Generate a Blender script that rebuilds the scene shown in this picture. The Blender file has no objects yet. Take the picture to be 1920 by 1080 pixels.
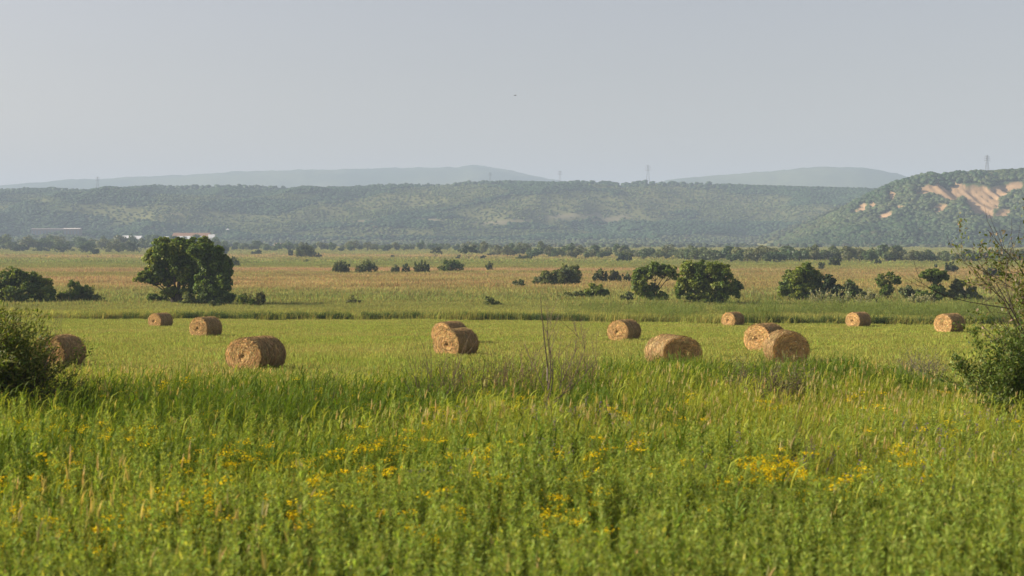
import bpy, math, random
import numpy as np
from mathutils import Vector, Matrix

rng = np.random.default_rng(7)
random.seed(7)
SC = bpy.context.scene
COL = SC.collection

# ------------------------------------------------------------------ camera
F = 2667.0                    # focal length in photo pixels (photo 1920 wide)
HORIZON = 455.0
PITCH = math.atan((540.0 - HORIZON) / F)
cam_d = bpy.data.cameras.new('camera')
cam = bpy.data.objects.new('camera', cam_d)
COL.objects.link(cam)
cam_d.sensor_width = 36.0
cam_d.lens = 36.0 * F / 1920.0
cam_d.clip_start = 0.1
cam_d.clip_end = 30000.0
cam.location = (0, 0, 0)
cam.rotation_euler = (math.pi / 2 - PITCH, 0, 0)
cam_d.dof.use_dof = True
cam_d.dof.focus_distance = 85.0
cam_d.dof.aperture_fstop = 2.0
SC.camera = cam

# ------------------------------------------------------------------ sky, sun, exposure
SUN_EL = math.radians(27.0)
SUN_SIDE = math.radians(4.0)           # sun due left, a touch beyond the field
S = Vector((-math.cos(SUN_EL) * math.cos(SUN_SIDE), math.cos(SUN_EL) * math.sin(SUN_SIDE), math.sin(SUN_EL)))
world = bpy.data.worlds.new('World')
SC.world = world
world.use_nodes = True
wn = world.node_tree
for n in list(wn.nodes):
    wn.nodes.remove(n)
w_out = wn.nodes.new('ShaderNodeOutputWorld')
w_bg = wn.nodes.new('ShaderNodeBackground')
w_sky = wn.nodes.new('ShaderNodeTexSky')
w_sky.sky_type = 'NISHITA'
w_sky.sun_disc = False
w_sky.sun_elevation = SUN_EL
w_sky.sun_rotation = math.atan2(S.x, S.y)
w_sky.air_density = 1.2
w_sky.dust_density = 2.0
w_sky.ozone_density = 1.5
w_hsv = wn.nodes.new('ShaderNodeHueSaturation')
w_hsv.inputs['Saturation'].default_value = 0.62
w_bg.inputs['Strength'].default_value = 0.070
wn.links.new(w_sky.outputs[0], w_hsv.inputs['Color'])
w_tint = wn.nodes.new('ShaderNodeVectorMath')        # milky summer sky, a shade towards lavender
w_tint.operation = 'MULTIPLY'
w_tint.inputs[1].default_value = (1.18, 1.03, 1.01)
wn.links.new(w_hsv.outputs[0], w_tint.inputs[0])
wn.links.new(w_tint.outputs[0], w_bg.inputs['Color'])
wn.links.new(w_bg.outputs[0], w_out.inputs['Surface'])

sun_d = bpy.data.lights.new('sun', 'SUN')
sun = bpy.data.objects.new('sun', sun_d)
COL.objects.link(sun)
sun_d.energy = 5.0
sun_d.angle = math.radians(0.6)
sun_d.color = (1.0, 0.89, 0.72)
sun.rotation_euler = S.to_track_quat('Z', 'Y').to_euler()

SC.view_settings.view_transform = 'Standard'
SC.view_settings.look = 'None'
SC.view_settings.gamma = 1.0
SC.view_settings.exposure = 0.80
SC.render.engine = 'CYCLES'
cy = SC.cycles
cy.max_bounces = 5
cy.diffuse_bounces = 3
cy.glossy_bounces = 1
cy.transmission_bounces = 3
cy.transparent_max_bounces = 4
cy.volume_bounces = 0
cy.use_denoising = True
cy.caustics_reflective = False
cy.caustics_refractive = False


# ------------------------------------------------------------------ helpers
def softmin(a, b, k):
    h = np.clip(0.5 + 0.5 * (b - a) / k, 0, 1)
    return b * (1 - h) + a * h - k * h * (1 - h)


def smooth(t):
    t = np.clip(t, 0, 1)
    return t * t * (3 - 2 * t)


def hash2(ix, iy, iz, seed):
    with np.errstate(over='ignore'):
        n = (ix.astype(np.int64) * 374761393 + iy.astype(np.int64) * 668265263 + iz.astype(np.int64) * 2147483647 + seed * 1274126177)
        n = (n ^ (n >> 13)) * 1274126177
        n = n ^ (n >> 16)
    return (n & 0xFFFFFF) / float(0xFFFFFF)


def noise(p, scale=1.0, seed=0):
    """value noise in 0..1 of points p (N,2) or (N,3)"""
    p = np.asarray(p, float) * scale
    if p.shape[1] == 2:
        p = np.concatenate([p, np.zeros((len(p), 1))], 1)
    i = np.floor(p).astype(np.int64)
    f = p - i
    f = f * f * (3 - 2 * f)
    r = 0
    for dx in (0, 1):
        for dy in (0, 1):
            for dz in (0, 1):
                w = (f[:, 0] if dx else 1 - f[:, 0]) * (f[:, 1] if dy else 1 - f[:, 1]) * (f[:, 2] if dz else 1 - f[:, 2])
                r = r + w * hash2(i[:, 0] + dx, i[:, 1] + dy, i[:, 2] + dz, seed)
    return r


def fbm(p, scale, octv=4, seed=0):
    p = np.asarray(p, float)
    r, a, t = 0, 1.0, 0
    for o in range(octv):
        r = r + a * noise(p, scale * 2 ** o, seed + o * 17)
        t += a
        a *= 0.5
    return r / t


def gz(x, y):
    """height of the ground: slopes down from the track, then a flat plain that lifts a little towards the hills"""
    x = np.asarray(x, float)
    y = np.asarray(y, float)
    z = -softmin(3.2 + 0.0345 * y, np.full_like(y, 9.2), 1.2)
    return z + 4.0 * smooth((y - 800) / 1000)


def ray(px, py):
    cx = (px - 960.0) / F
    cyv = (540.0 - py) / F
    d = np.array([cx, math.cos(PITCH) + cyv * math.sin(PITCH), -math.sin(PITCH) + cyv * math.cos(PITCH)])
    return d / d[1]


def at(px, py, Y):
    return ray(px, py) * Y


def ground_at(px, py, lift=0.0):
    """where the line of sight through a photo pixel first meets the ground"""
    d = ray(px, py)
    ys = np.concatenate([np.arange(8, 400, 0.25), np.arange(400, 3000, 2.0)])
    g = gz(d[0] * ys, ys) + lift - d[2] * ys
    k = np.argmax(g >= 0)
    Y = ys[k] if g[k] >= 0 else 1500.0
    return np.array([d[0] * Y, Y, float(gz(d[0] * Y, Y))])


class MB:
    """collects vertices, faces and a plain per-vertex colour; build() makes ONE mesh object"""

    def __init__(self):
        self.v, self.f, self.c, self.m, self.n = [], [], [], [], 0

    def add(self, verts, faces, col, mat=0):
        verts = np.asarray(verts, np.float32).reshape(-1, 3)
        faces = np.asarray(faces, np.int32)
        col = np.asarray(col, np.float32)
        if col.ndim == 1:
            col = np.repeat(col[None, :3], len(verts), 0)
        self.v.append(verts)
        self.f.append(faces + self.n)
        self.c.append(col[:, :3])
        self.m.append(np.full(len(faces), mat, np.int32))
        self.n += len(verts)

    def mesh(self, name, mats, shade_smooth=False):
        v = np.concatenate(self.v)
        loops = np.concatenate([f.ravel() for f in self.f])
        sizes = np.concatenate([np.full(len(f), f.shape[1], np.int32) for f in self.f])
        starts = np.concatenate([[0], np.cumsum(sizes)[:-1]]).astype(np.int32)
        me = bpy.data.meshes.new(name)
        me.vertices.add(len(v))
        me.vertices.foreach_set('co', v.ravel())
        me.loops.add(len(loops))
        me.loops.foreach_set('vertex_index', loops.astype(np.int32))
        me.polygons.add(len(sizes))
        me.polygons.foreach_set('loop_start', starts)
        me.polygons.foreach_set('loop_total', sizes)
        me.polygons.foreach_set('material_index', np.concatenate(self.m))
        me.polygons.foreach_set('use_smooth', np.full(len(sizes), shade_smooth))
        a = me.attributes.new('col', 'FLOAT_COLOR', 'POINT')
        c = np.concatenate(self.c)
        a.data.foreach_set('color', np.concatenate([c, np.ones((len(c), 1), np.float32)], 1).ravel().astype(np.float32))
        for m in (mats if isinstance(mats, (list, tuple)) else [mats]):
            me.materials.append(m)
        me.update(calc_edges=True)
        me.validate()
        return me

    def build(self, name, mats, parent=None, shade_smooth=False, link=True):
        o = bpy.data.objects.new(name, self.mesh(name, mats, shade_smooth))
        if link:
            COL.objects.link(o)
        if parent is not None:
            o.parent = parent
        return o


def tag(o, label=None, cat=None, group=None, kind=None):
    if label:
        o['label'] = label
    if cat:
        o['category'] = cat
    if group:
        o['group'] = group
    if kind:
        o['kind'] = kind
    return o


def empty(name, loc, label, cat, group=None, rz=0.0):
    o = bpy.data.objects.new(name, None)
    o.empty_display_size = 0.3
    COL.objects.link(o)
    o.location = [float(q) for q in loc]
    o.rotation_euler = (0, 0, rz)
    return tag(o, label, cat, group)


def unit(v):
    return v / np.maximum(np.linalg.norm(v, axis=-1, keepdims=True), 1e-9)


def jitter(col, n, var=0.2, hue=0.12):
    """n colours around col: brightness and hue wander per leaf, as living plants do"""
    col = np.asarray(col, float)
    b = np.exp(rng.normal(0, var, (n, 1)))
    h = np.exp(rng.normal(0, hue, (n, 3)) * np.array([1.0, 0.5, 1.0]))
    return np.clip(col[None] * b * h, 0.004, 0.9)


def ribbons(mb, base, h, az, bend, width, col, segs=3, droop=0.0, mat=0, tip=0.12, belly=0.0):
    """grass blades: strips that rise from base and arch over towards azimuth az"""
    n = len(base)
    base = np.asarray(base, float)
    h = np.broadcast_to(h, (n,)); az = np.broadcast_to(az, (n,)); bend = np.broadcast_to(bend, (n,)); width = np.broadcast_to(width, (n,))
    t = np.linspace(0, 1, segs + 1)
    d = np.stack([np.cos(az), np.sin(az), np.zeros(n)], 1)
    fa = az + math.pi / 2 + rng.uniform(-0.9, 0.9, n)
    s = np.stack([np.cos(fa), np.sin(fa), np.zeros(n)], 1)
    V = np.zeros((n, segs + 1, 2, 3))
    for k, tt in enumerate(t):
        up = h * (tt * (1 - 0.35 * bend * tt) - droop * bend * tt ** 3)
        p = base + d * (h * bend * tt ** 1.8)[:, None]
        p[:, 2] += up
        w = width * (tip + (1 - tip) * ((1 - tt) ** 0.6) * (1 - belly + belly * min(1.0, 0.35 + 2.2 * tt)))
        V[:, k, 0] = p - s * w[:, None] * 0.5
        V[:, k, 1] = p + s * w[:, None] * 0.5
    nv = (segs + 1) * 2
    f = np.array([[2 * k, 2 * k + 1, 2 * k + 3, 2 * k + 2] for k in range(segs)])
    faces = (np.arange(n)[:, None, None] * nv + f[None]).reshape(-1, 4)
    c = np.asarray(col, float)
    c = np.repeat(c, nv, 0) if c.ndim == 2 else c
    mb.add(V.reshape(-1, 3), faces, c, mat)


def leaves(mb, p, nrm, size, col, elong=1.6, mat=0, axis=None):
    """leaf-sized diamonds at p, facing nrm"""
    n = len(p)
    nrm = unit(np.asarray(nrm, float))
    a = rng.normal(size=(n, 3)) if axis is None else np.asarray(axis, float) + rng.normal(size=(n, 3)) * 0.35
    a = unit(a - nrm * np.sum(a * nrm, 1, keepdims=True))
    b = np.cross(nrm, a)
    size = np.broadcast_to(size, (n,))[:, None]
    L = size * 0.5 * elong
    W = size * 0.5
    V = np.stack([p - a * L, p + b * W - a * L * 0.1, p + a * L, p - b * W - a * L * 0.1], 1)
    faces = np.arange(n * 4).reshape(n, 4)
    c = np.asarray(col, float)
    c = np.repeat(c, 4, 0) if c.ndim == 2 else c
    mb.add(V.reshape(-1, 3), faces, c, mat)


def tube(mb, pts, radii, col, sides=6, mat=0):
    pts = np.asarray(pts, float)
    n = len(pts)
    radii = np.broadcast_to(radii, (n,))
    tan = unit(np.gradient(pts, axis=0))
    ref = np.array([0.31, 0.77, 0.55])
    V = []
    for i in range(n):
        u = np.cross(tan[i], ref); u /= max(np.linalg.norm(u), 1e-6)
        w = np.cross(tan[i], u)
        for s in range(sides):
            a = 2 * math.pi * s / sides
            V.append(pts[i] + (u * math.cos(a) + w * math.sin(a)) * radii[i])
    fs = []
    for i in range(n - 1):
        for s in range(sides):
            q = (s + 1) % sides
            fs.append([i * sides + s, i * sides + q, (i + 1) * sides + q, (i + 1) * sides + s])
    mb.add(V, fs, col, mat)


def box(mb, c, sz, col, mat=0, rz=0.0):
    x, y, z = [q * 0.5 for q in sz]
    V = np.array([[-x, -y, -z], [x, -y, -z], [x, y, -z], [-x, y, -z], [-x, -y, z], [x, -y, z], [x, y, z], [-x, y, z]])
    ca, sa = math.cos(rz), math.sin(rz)
    V = np.stack([V[:, 0] * ca - V[:, 1] * sa, V[:, 0] * sa + V[:, 1] * ca, V[:, 2]], 1) + np.asarray(c, float)
    mb.add(V, [[0, 3, 2, 1], [4, 5, 6, 7], [0, 1, 5, 4], [1, 2, 6, 5], [2, 3, 7, 6], [3, 0, 4, 7]], col, mat)


def bar(mb, a, b, r, col, mat=0):
    tube(mb, [a, b], [r, r], col, 4, mat)


# ------------------------------------------------------------------ materials
def new_mat(name):
    m = bpy.data.materials.new(name)
    m.use_nodes = True
    nt = m.node_tree
    for n in list(nt.nodes):
        nt.nodes.remove(n)
    out = nt.nodes.new('ShaderNodeOutputMaterial')
    return m, nt, out


def N(nt, typ, **kw):
    n = nt.nodes.new(typ)
    for k, v in kw.items():
        setattr(n, k, v)
    return n


def math_node(nt, op, a, b=None, c=None, clamp=False):
    n = nt.nodes.new('ShaderNodeMath')
    n.operation = op
    n.use_clamp = clamp
    for i, q in enumerate((a, b, c)):
        if q is None:
            continue
        if isinstance(q, (int, float)):
            n.inputs[i].default_value = q
        else:
            nt.links.new(q, n.inputs[i])
    return n.outputs[0]


def mixrgb(nt, fac, a, b, blend='MIX'):
    n = nt.nodes.new('ShaderNodeMix')
    n.data_type = 'RGBA'
    n.blend_type = blend
    for i, q in ((0, fac), (6, a), (7, b)):
        if isinstance(q, (int, float)):
            n.inputs[i].default_value = q
        elif isinstance(q, tuple):
            n.inputs[i].default_value = (*q[:3], 1)
        else:
            nt.links.new(q, n.inputs[i])
    return n.outputs[2]


def noise_node(nt, vec, scale, detail=3.0, rough=0.55, distort=0.0):
    n = nt.nodes.new('ShaderNodeTexNoise')
    n.inputs['Scale'].default_value = scale
    n.inputs['Detail'].default_value = detail
    n.inputs['Roughness'].default_value = rough
    n.inputs['Distortion'].default_value = distort
    if vec is not None:
        nt.links.new(vec, n.inputs['Vector'])
    return n.outputs[0]


def scaled_pos(nt, sx, sy, sz):
    g = nt.nodes.new('ShaderNodeNewGeometry')
    m = nt.nodes.new('ShaderNodeVectorMath')
    m.operation = 'MULTIPLY'
    m.inputs[1].default_value = (sx, sy, sz)
    nt.links.new(g.outputs['Position'], m.inputs[0])
    return m.outputs[0]


def ramp(nt, fac, stops, interp='LINEAR'):
    r = nt.nodes.new('ShaderNodeValToRGB')
    r.color_ramp.interpolation = interp
    els = r.color_ramp.elements
    while len(els) > 1:
        els.remove(els[-1])
    els[0].position = stops[0][0]
    els[0].color = (*stops[0][1], 1)
    for p, c in stops[1:]:
        e = els.new(p)
        e.color = (*c, 1)
    nt.links.new(fac, r.inputs[0])
    return r.outputs[0]


def leaf_material(name, translucent=0.35, gloss=0.06, patch=0.0, patch_scale=0.3, patch_col=(0.2, 0.2, 0.08)):
    m, nt, out = new_mat(name)
    a = N(nt, 'ShaderNodeAttribute', attribute_name='col')
    col = a.outputs['Color']
    if patch > 0:
        v = scaled_pos(nt, 1, 1, 0.2)
        k = noise_node(nt, v, patch_scale, 3.0)
        k = math_node(nt, 'MULTIPLY_ADD', k, 3.2, -1.1, clamp=True)
        k = math_node(nt, 'MULTIPLY', k, patch)
        col = mixrgb(nt, k, col, patch_col)
    d = N(nt, 'ShaderNodeBsdfDiffuse')
    t = N(nt, 'ShaderNodeBsdfTranslucent')
    nt.links.new(col, d.inputs['Color'])
    warm = mixrgb(nt, 1.0, col, (1.15, 1.1, 0.55), 'MULTIPLY')
    nt.links.new(warm, t.inputs['Color'])
    mx = N(nt, 'ShaderNodeMixShader')
    mx.inputs[0].default_value = translucent
    nt.links.new(d.outputs[0], mx.inputs[1])
    nt.links.new(t.outputs[0], mx.inputs[2])
    last = mx.outputs[0]
    if gloss > 0:
        g = N(nt, 'ShaderNodeBsdfGlossy')
        g.inputs['Roughness'].default_value = 0.5
        g.inputs['Color'].default_value = (0.8, 0.8, 0.75, 1)
        m2 = N(nt, 'ShaderNodeMixShader')
        m2.inputs[0].default_value = gloss
        nt.links.new(last, m2.inputs[1])
        nt.links.new(g.outputs[0], m2.inputs[2])
        last = m2.outputs[0]
    nt.links.new(last, out.inputs['Surface'])
    return m


def matte(name, noise_scale=4.0, amount=0.35, rough=0.9, bump=0.0):
    """plain surface: the part's own colour with a little mottling"""
    m, nt, out = new_mat(name)
    a = N(nt, 'ShaderNodeAttribute', attribute_name='col')
    co = N(nt, 'ShaderNodeTexCoord')
    k = noise_node(nt, co.outputs['Object'], noise_scale, 5.0, 0.6)
    k2 = math_node(nt, 'MULTIPLY_ADD', k, 2 * amount, 1 - amount)
    c = N(nt, 'ShaderNodeVectorMath', operation='SCALE')
    nt.links.new(a.outputs['Color'], c.inputs[0])
    nt.links.new(k2, c.inputs['Scale'])
    b = N(nt, 'ShaderNodeBsdfPrincipled')
    nt.links.new(c.outputs[0], b.inputs['Base Color'])
    b.inputs['Roughness'].default_value = rough
    b.inputs['Specular IOR Level'].default_value = 0.2
    if bump > 0:
        bp = N(nt, 'ShaderNodeBump')
        bp.inputs['Strength'].default_value = bump
        bp.inputs['Distance'].default_value = 0.05
        nt.links.new(k, bp.inputs['Height'])
        nt.links.new(bp.outputs[0], b.inputs['Normal'])
    nt.links.new(b.outputs[0], out.inputs['Surface'])
    return m


M_LEAF = leaf_material('tree_leaf', 0.42, 0.02)
M_GRASS = leaf_material('grass_blade', 0.45, 0.008)
M_BARK = matte('bark', 6.0, 0.45, bump=0.5)
M_HAY = matte('hay', 9.0, 0.3, bump=0.6)
M_STRAW = leaf_material('straw', 0.05, 0.02)
M_PAINT = matte('painted_metal', 0.6, 0.08, 0.6)
M_FEATHER = matte('feather', 30.0, 0.2)


# tall meadow of the plain: colour bands that follow the ground
def meadow_color(nt):
    g = N(nt, 'ShaderNodeNewGeometry')
    sx = N(nt, 'ShaderNodeSeparateXYZ')
    nt.links.new(g.outputs['Position'], sx.inputs[0])
    y = sx.outputs['Y']
    warp = noise_node(nt, scaled_pos(nt, 0.006, 0.012, 0), 1.0, 4.0, 0.6)
    big = noise_node(nt, scaled_pos(nt, 0.0022, 0.009, 0), 1.0, 4.0, 0.62)
    fine = noise_node(nt, scaled_pos(nt, 0.03, 0.06, 0), 1.0, 5.0, 0.65)
    # log distance so that the near bands get room: 0 at 140 m, 1 at 1800 m
    yl = math_node(nt, 'LOGARITHM', math_node(nt, 'MAXIMUM', y, 10.0), math.e)
    t = math_node(nt, 'MULTIPLY_ADD', yl, 1 / (math.log(1800) - math.log(140)), -math.log(140) / (math.log(1800) - math.log(140)))
    t = math_node(nt, 'ADD', t, math_node(nt, 'MULTIPLY_ADD', warp, 0.16, -0.08))
    tan = (0.42, 0.31, 0.13)
    pink = (0.45, 0.305, 0.15)
    grn = (0.235, 0.26, 0.065)
    ygr = (0.31, 0.305, 0.06)
    lgr = (0.285, 0.285, 0.09)

    def L(d):
        return (math.log(d) - math.log(140)) / (math.log(1800) - math.log(140))
    base = ramp(nt, t, [(0.0, ygr), (L(165), ygr), (L(185), grn), (L(215), grn), (L(250), lgr), (L(290), tan), (L(330), tan), (L(380), pink), (L(460), pink), (L(520), lgr), (L(640), grn), (L(760), lgr), (L(900), tan), (L(1100), lgr), (L(1700), lgr)])
    k = math_node(nt, 'MULTIPLY_ADD', big, 6.0, -2.5, clamp=True)
    k = math_node(nt, 'MULTIPLY', k, 0.8)
    c = mixrgb(nt, k, base, (0.28, 0.275, 0.075))
    k3 = math_node(nt, 'MULTIPLY_ADD', fine, 1.1, 0.45)
    sc = N(nt, 'ShaderNodeVectorMath', operation='SCALE')
    nt.links.new(c, sc.inputs[0])
    nt.links.new(k3, sc.inputs['Scale'])
    return sc.outputs[0], y


def meadow_material(name, blades):
    m, nt, out = new_mat(name)
    c, y = meadow_color(nt)
    if blades:
        a = N(nt, 'ShaderNodeAttribute', attribute_name='col')
        c = mixrgb(nt, 1.0, c, a.outputs['Color'], 'MULTIPLY')
    else:
        # bare ground under the near weeds and the mown field, meadow litter beyond
        near = mixrgb(nt, noise_node(nt, scaled_pos(nt, 1, 1, 1), 0.8, 5.0), (0.045, 0.055, 0.018), (0.10, 0.085, 0.035))
        field = mixrgb(nt, noise_node(nt, scaled_pos(nt, 1, 0.6, 1), 1.2, 5.0), (0.17, 0.19, 0.045), (0.26, 0.23, 0.07))
        k1 = math_node(nt, 'MULTIPLY_ADD', y, 1 / 8.0, -56 / 8.0, clamp=True)
        k2 = math_node(nt, 'MULTIPLY_ADD', y, 1 / 20.0, -150 / 20.0, clamp=True)
        dim = mixrgb(nt, 1.0, c, (0.8, 0.82, 0.8), 'MULTIPLY')
        c = mixrgb(nt, k2, mixrgb(nt, k1, near, field), dim)
    d = N(nt, 'ShaderNodeBsdfDiffuse')
    nt.links.new(c, d.inputs['Color'])
    if blades:
        t = N(nt, 'ShaderNodeBsdfTranslucent')
        nt.links.new(c, t.inputs['Color'])
        mx = N(nt, 'ShaderNodeMixShader')
        mx.inputs[0].default_value = 0.4
        nt.links.new(d.outputs[0], mx.inputs[1])
        nt.links.new(t.outputs[0], mx.inputs[2])
        nt.links.new(mx.outputs[0], out.inputs['Surface'])
    else:
        nt.links.new(d.outputs[0], out.inputs['Surface'])
    return m


M_GROUND = meadow_material('meadow_ground', False)
M_MEADOW = meadow_material('meadow_blade', True)

# mown field: short regrowth, yellow-green with drier patches
m, nt, out = new_mat('field_blade')
a = N(nt, 'ShaderNodeAttribute', attribute_name='col')
k = noise_node(nt, scaled_pos(nt, 0.05, 0.09, 0), 1.0, 5.0, 0.62)
k = math_node(nt, 'MULTIPLY_ADD', k, 3.4, -1.2, clamp=True)
fc = mixrgb(nt, k, (0.285, 0.345, 0.055), (0.36, 0.355, 0.088))
wv = N(nt, 'ShaderNodeTexWave')
wv.inputs['Scale'].default_value = 1.0
wv.inputs['Distortion'].default_value = 1.5
wv.inputs['Detail'].default_value = 2.0
vr = N(nt, 'ShaderNodeVectorRotate', rotation_type='Z_AXIS')
vr.inputs['Angle'].default_value = 1.32
nt.links.new(scaled_pos(nt, 0.07, 0.07, 0), vr.inputs['Vector'])
nt.links.new(vr.outputs[0], wv.inputs['Vector'])
fc = mixrgb(nt, math_node(nt, 'MULTIPLY', wv.outputs['Fac'], 0.28), fc, (0.38, 0.35, 0.10))
fc = mixrgb(nt, 1.0, fc, a.outputs['Color'], 'MULTIPLY')
d = N(nt, 'ShaderNodeBsdfDiffuse'); t = N(nt, 'ShaderNodeBsdfTranslucent'); mx = N(nt, 'ShaderNodeMixShader')
mx.inputs[0].default_value = 0.4
nt.links.new(fc, d.inputs['Color']); nt.links.new(fc, t.inputs['Color'])
nt.links.new(d.outputs[0], mx.inputs[1]); nt.links.new(t.outputs[0], mx.inputs[2])
nt.links.new(mx.outputs[0], out.inputs['Surface'])
M_FIELD = m

# hillside: forest floor, grass and bare earth by the vertex's colour, sunlit spurs painted in
m, nt, out = new_mat('hillside')
a = N(nt, 'ShaderNodeAttribute', attribute_name='col')
k = noise_node(nt, scaled_pos(nt, 0.03, 0.03, 0.08), 1.0, 6.0, 0.65)
k = math_node(nt, 'MULTIPLY_ADD', k, 1.0, 0.5)
sc = N(nt, 'ShaderNodeVectorMath', operation='SCALE')
nt.links.new(a.outputs['Color'], sc.inputs[0]); nt.links.new(k, sc.inputs['Scale'])
d = N(nt, 'ShaderNodeBsdfDiffuse')
nt.links.new(sc.outputs[0], d.inputs['Color'])
nt.links.new(d.outputs[0], out.inputs['Surface'])
M_HILL = m


# ------------------------------------------------------------------ ground sheet
def grid_mesh(name, xs, ys, zfun, colfun, mat, parent=None):
    X, Y = np.meshgrid(xs, ys)
    P = np.stack([X.ravel(), Y.ravel(), np.zeros(X.size)], 1)
    P[:, 2] = zfun(P[:, 0], P[:, 1])
    nx, ny = len(xs), len(ys)
    i = np.arange((ny - 1))[:, None] * nx + np.arange(nx - 1)[None]
    i = i.ravel()
    faces = np.stack([i, i + 1, i + nx + 1, i + nx], 1)
    mb = MB()
    mb.add(P, faces, colfun(P))
    return mb.build(name, mat, parent, True)


ys = np.concatenate([np.arange(-20, 200, 2.0), np.arange(200, 600, 10), np.arange(600, 2000, 40), np.arange(2000, 9601, 400)])
xs = np.concatenate([np.arange(-5200, -300, 200), np.arange(-300, -80, 20), np.arange(-80, 80, 2.0), np.arange(80, 300, 20), np.arange(300, 5201, 200)])


def ground_z(x, y):
    n = fbm(np.stack([x, y], 1), 0.12, 3, 5) - 0.5
    return gz(x, y) + n * 0.22 * np.clip((y - 5) / 20, 0, 1)


ground = grid_mesh('ground', xs, ys, ground_z, lambda P: np.full((len(P), 3), 0.2), M_GROUND)
tag(ground, kind='structure')

# ------------------------------------------------------------------ hills
RIDGE_Y = 3000.0
FORE_Y = 2000.0
FAR_Y = 7000.0


def profile(pts, Y, drop=0.0):
    px = np.array([p[0] for p in pts], float)
    wx = np.array([at(p[0], p[1], Y)[0] for p in pts])
    wz = np.array([at(p[0], p[1], Y)[2] for p in pts]) - drop
    return wx, wz


main_px = [(-900, 352), (-400, 345), (0, 350), (60, 347), (100, 347), (160, 349), (200, 347), (240, 345), (290, 342), (350, 346), (420, 345), (480, 346), (540, 349), (600, 348), (700, 345), (760, 344), (800, 343), (900, 337), (960, 334), (1030, 337), (1100, 338), (1148, 337), (1158, 343), (1172, 340), (1200, 336), (1240, 337), (1300, 338), (1400, 341), (1500, 344), (1600, 347), (1700, 350), (1900, 352), (2300, 348), (2900, 356)]
MX, MZ = profile(main_px, RIDGE_Y, 9.0)
fore_px = [(1380, 466), (1430, 458), (1480, 440), (1530, 418), (1575, 392), (1610, 371), (1640, 355), (1665, 343), (1690, 333), (1740, 321), (1765, 323), (1800, 318), (1850, 317), (1920, 313), (2000, 310), (2200, 318), (2600, 330)]
FX, FZ = profile(fore_px, FORE_Y, 6.0)
BASE = -5.2


def main_z(x, y):
    P = np.stack([x, y], 1)
    H = np.interp(x, MX, MZ) - BASE
    foot = 2080 + 340 * (fbm(P * [1, 0], 0.0022, 3, 3) - 0.5) * 2
    t = (y - foot) / (RIDGE_Y - foot)
    s = np.where(t < 1, smooth(t) * 0.55 + 0.45 * np.clip(t, 0, 1) ** 1.3, 1 - 0.25 * np.clip((y - RIDGE_Y) / 900, 0, 1))
    spur = (fbm(P, 0.0042, 4, 11) - 0.5) * 80 * np.clip(np.sin(np.clip(t, 0, 1) * math.pi), 0, 1)
    gully = -np.abs(fbm(P * [1, 0.35], 0.006, 3, 23) - 0.5) * 60 * np.clip(np.sin(np.clip(t, 0, 1) * math.pi), 0, 1)
    # the broad pale spur that comes forward left of the middle
    sp = np.exp(-((x + 330) / 330) ** 2) * np.exp(-((t - 0.55) / 0.28) ** 2) * 26
    z = BASE + H * s + spur + gully + sp
    return np.where(t < 0, BASE - 2.5 + 0 * z, z)


def fore_z(x, y):
    P = np.stack([x, y], 1)
    H = np.maximum(np.interp(x, FX, FZ) - BASE, -6)
    foot = 1690 + 60 * (fbm(P * [1, 0], 0.006, 2, 31) - 0.5) * 2
    t = np.clip((y - foot) / (FORE_Y - foot), 0, 1)
    s = 0.42 * smooth(t) + 0.58 * t
    g = np.sin(np.clip(t, 0, 1) * math.pi)
    lump = (fbm(P, 0.012, 4, 41) - 0.5) * 34 * g
    gully = -np.abs(fbm(P * [1, 0.3], 0.017, 3, 47) - 0.5) * 34 * g
    back = np.where(y > FORE_Y, 1 - 0.5 * np.clip((y - FORE_Y) / 500, 0, 1), 1)
    z = BASE + H * s * back + np.where(H > 6, (lump + gully) * np.clip(H / 60, 0, 1), 0)
    z = np.where(y < foot, BASE - 2.5, z)
    return np.where(H < -3, BASE - 4, z)


def pix(P):
    """photo pixel of world points"""
    c, s = math.cos(PITCH), math.sin(PITCH)
    d = P[:, 1] * c - P[:, 2] * s
    u = P[:, 1] * s + P[:, 2] * c
    return 960 + F * P[:, 0] / d, 540 - F * u / d


# bare earth on the fore hill: landslip scars (photo pixel ellipses turned into places on the hillside)
SCARS = [(1738, 357, 20, 7, -0.25), (1768, 353, 30, 10, 0.0), (1782, 364, 17, 11, 0.35), (1803, 357, 12, 9, 0.3), (1829, 374, 17, 24, -0.35), (1843, 364, 12, 13, 0.0), (1852, 394, 9, 17, -0.3), (1862, 373, 8, 17, -0.5), (1876, 362, 14, 6, -0.3), (1902, 349, 17, 8, -0.2), (1838, 390, 7, 12, 0.2), (1672, 366, 7, 8, 0.2), (1618, 389, 9, 6, -0.6), (1636, 384, 6, 5, -0.5), (1660, 405, 14, 5, -0.4), (1688, 389, 9, 4, 0.0), (1762, 392, 15, 8, -0.3), (1880, 400, 13, 7, -0.3), (1790, 352, 26, 9, 0.15), (1825, 364, 16, 14, 0.0), (1848, 380, 14, 20, -0.3), (1890, 352, 22, 7, -0.15), (1868, 360, 16, 9, -0.3), (1605, 398, 6, 4, -0.5)]
SCARS = [(a_, b_, c_ * 1.12, d_ * 1.22, e_) for a_, b_, c_, d_, e_ in SCARS]
LIT_PATCHES = [(800, 372, 150, 24, -0.12), (640, 398, 190, 24, -0.15), (330, 405, 250, 16, 0.06), (1000, 395, 190, 30, -0.12), (1190, 390, 110, 26, -0.2), (60, 372, 60, 8, 0.1), (1360, 450, 140, 10, 0), (820, 436, 300, 10, 0.0)]  # sunlit spurs of the ridge, painted as paler ground and crowns
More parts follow.
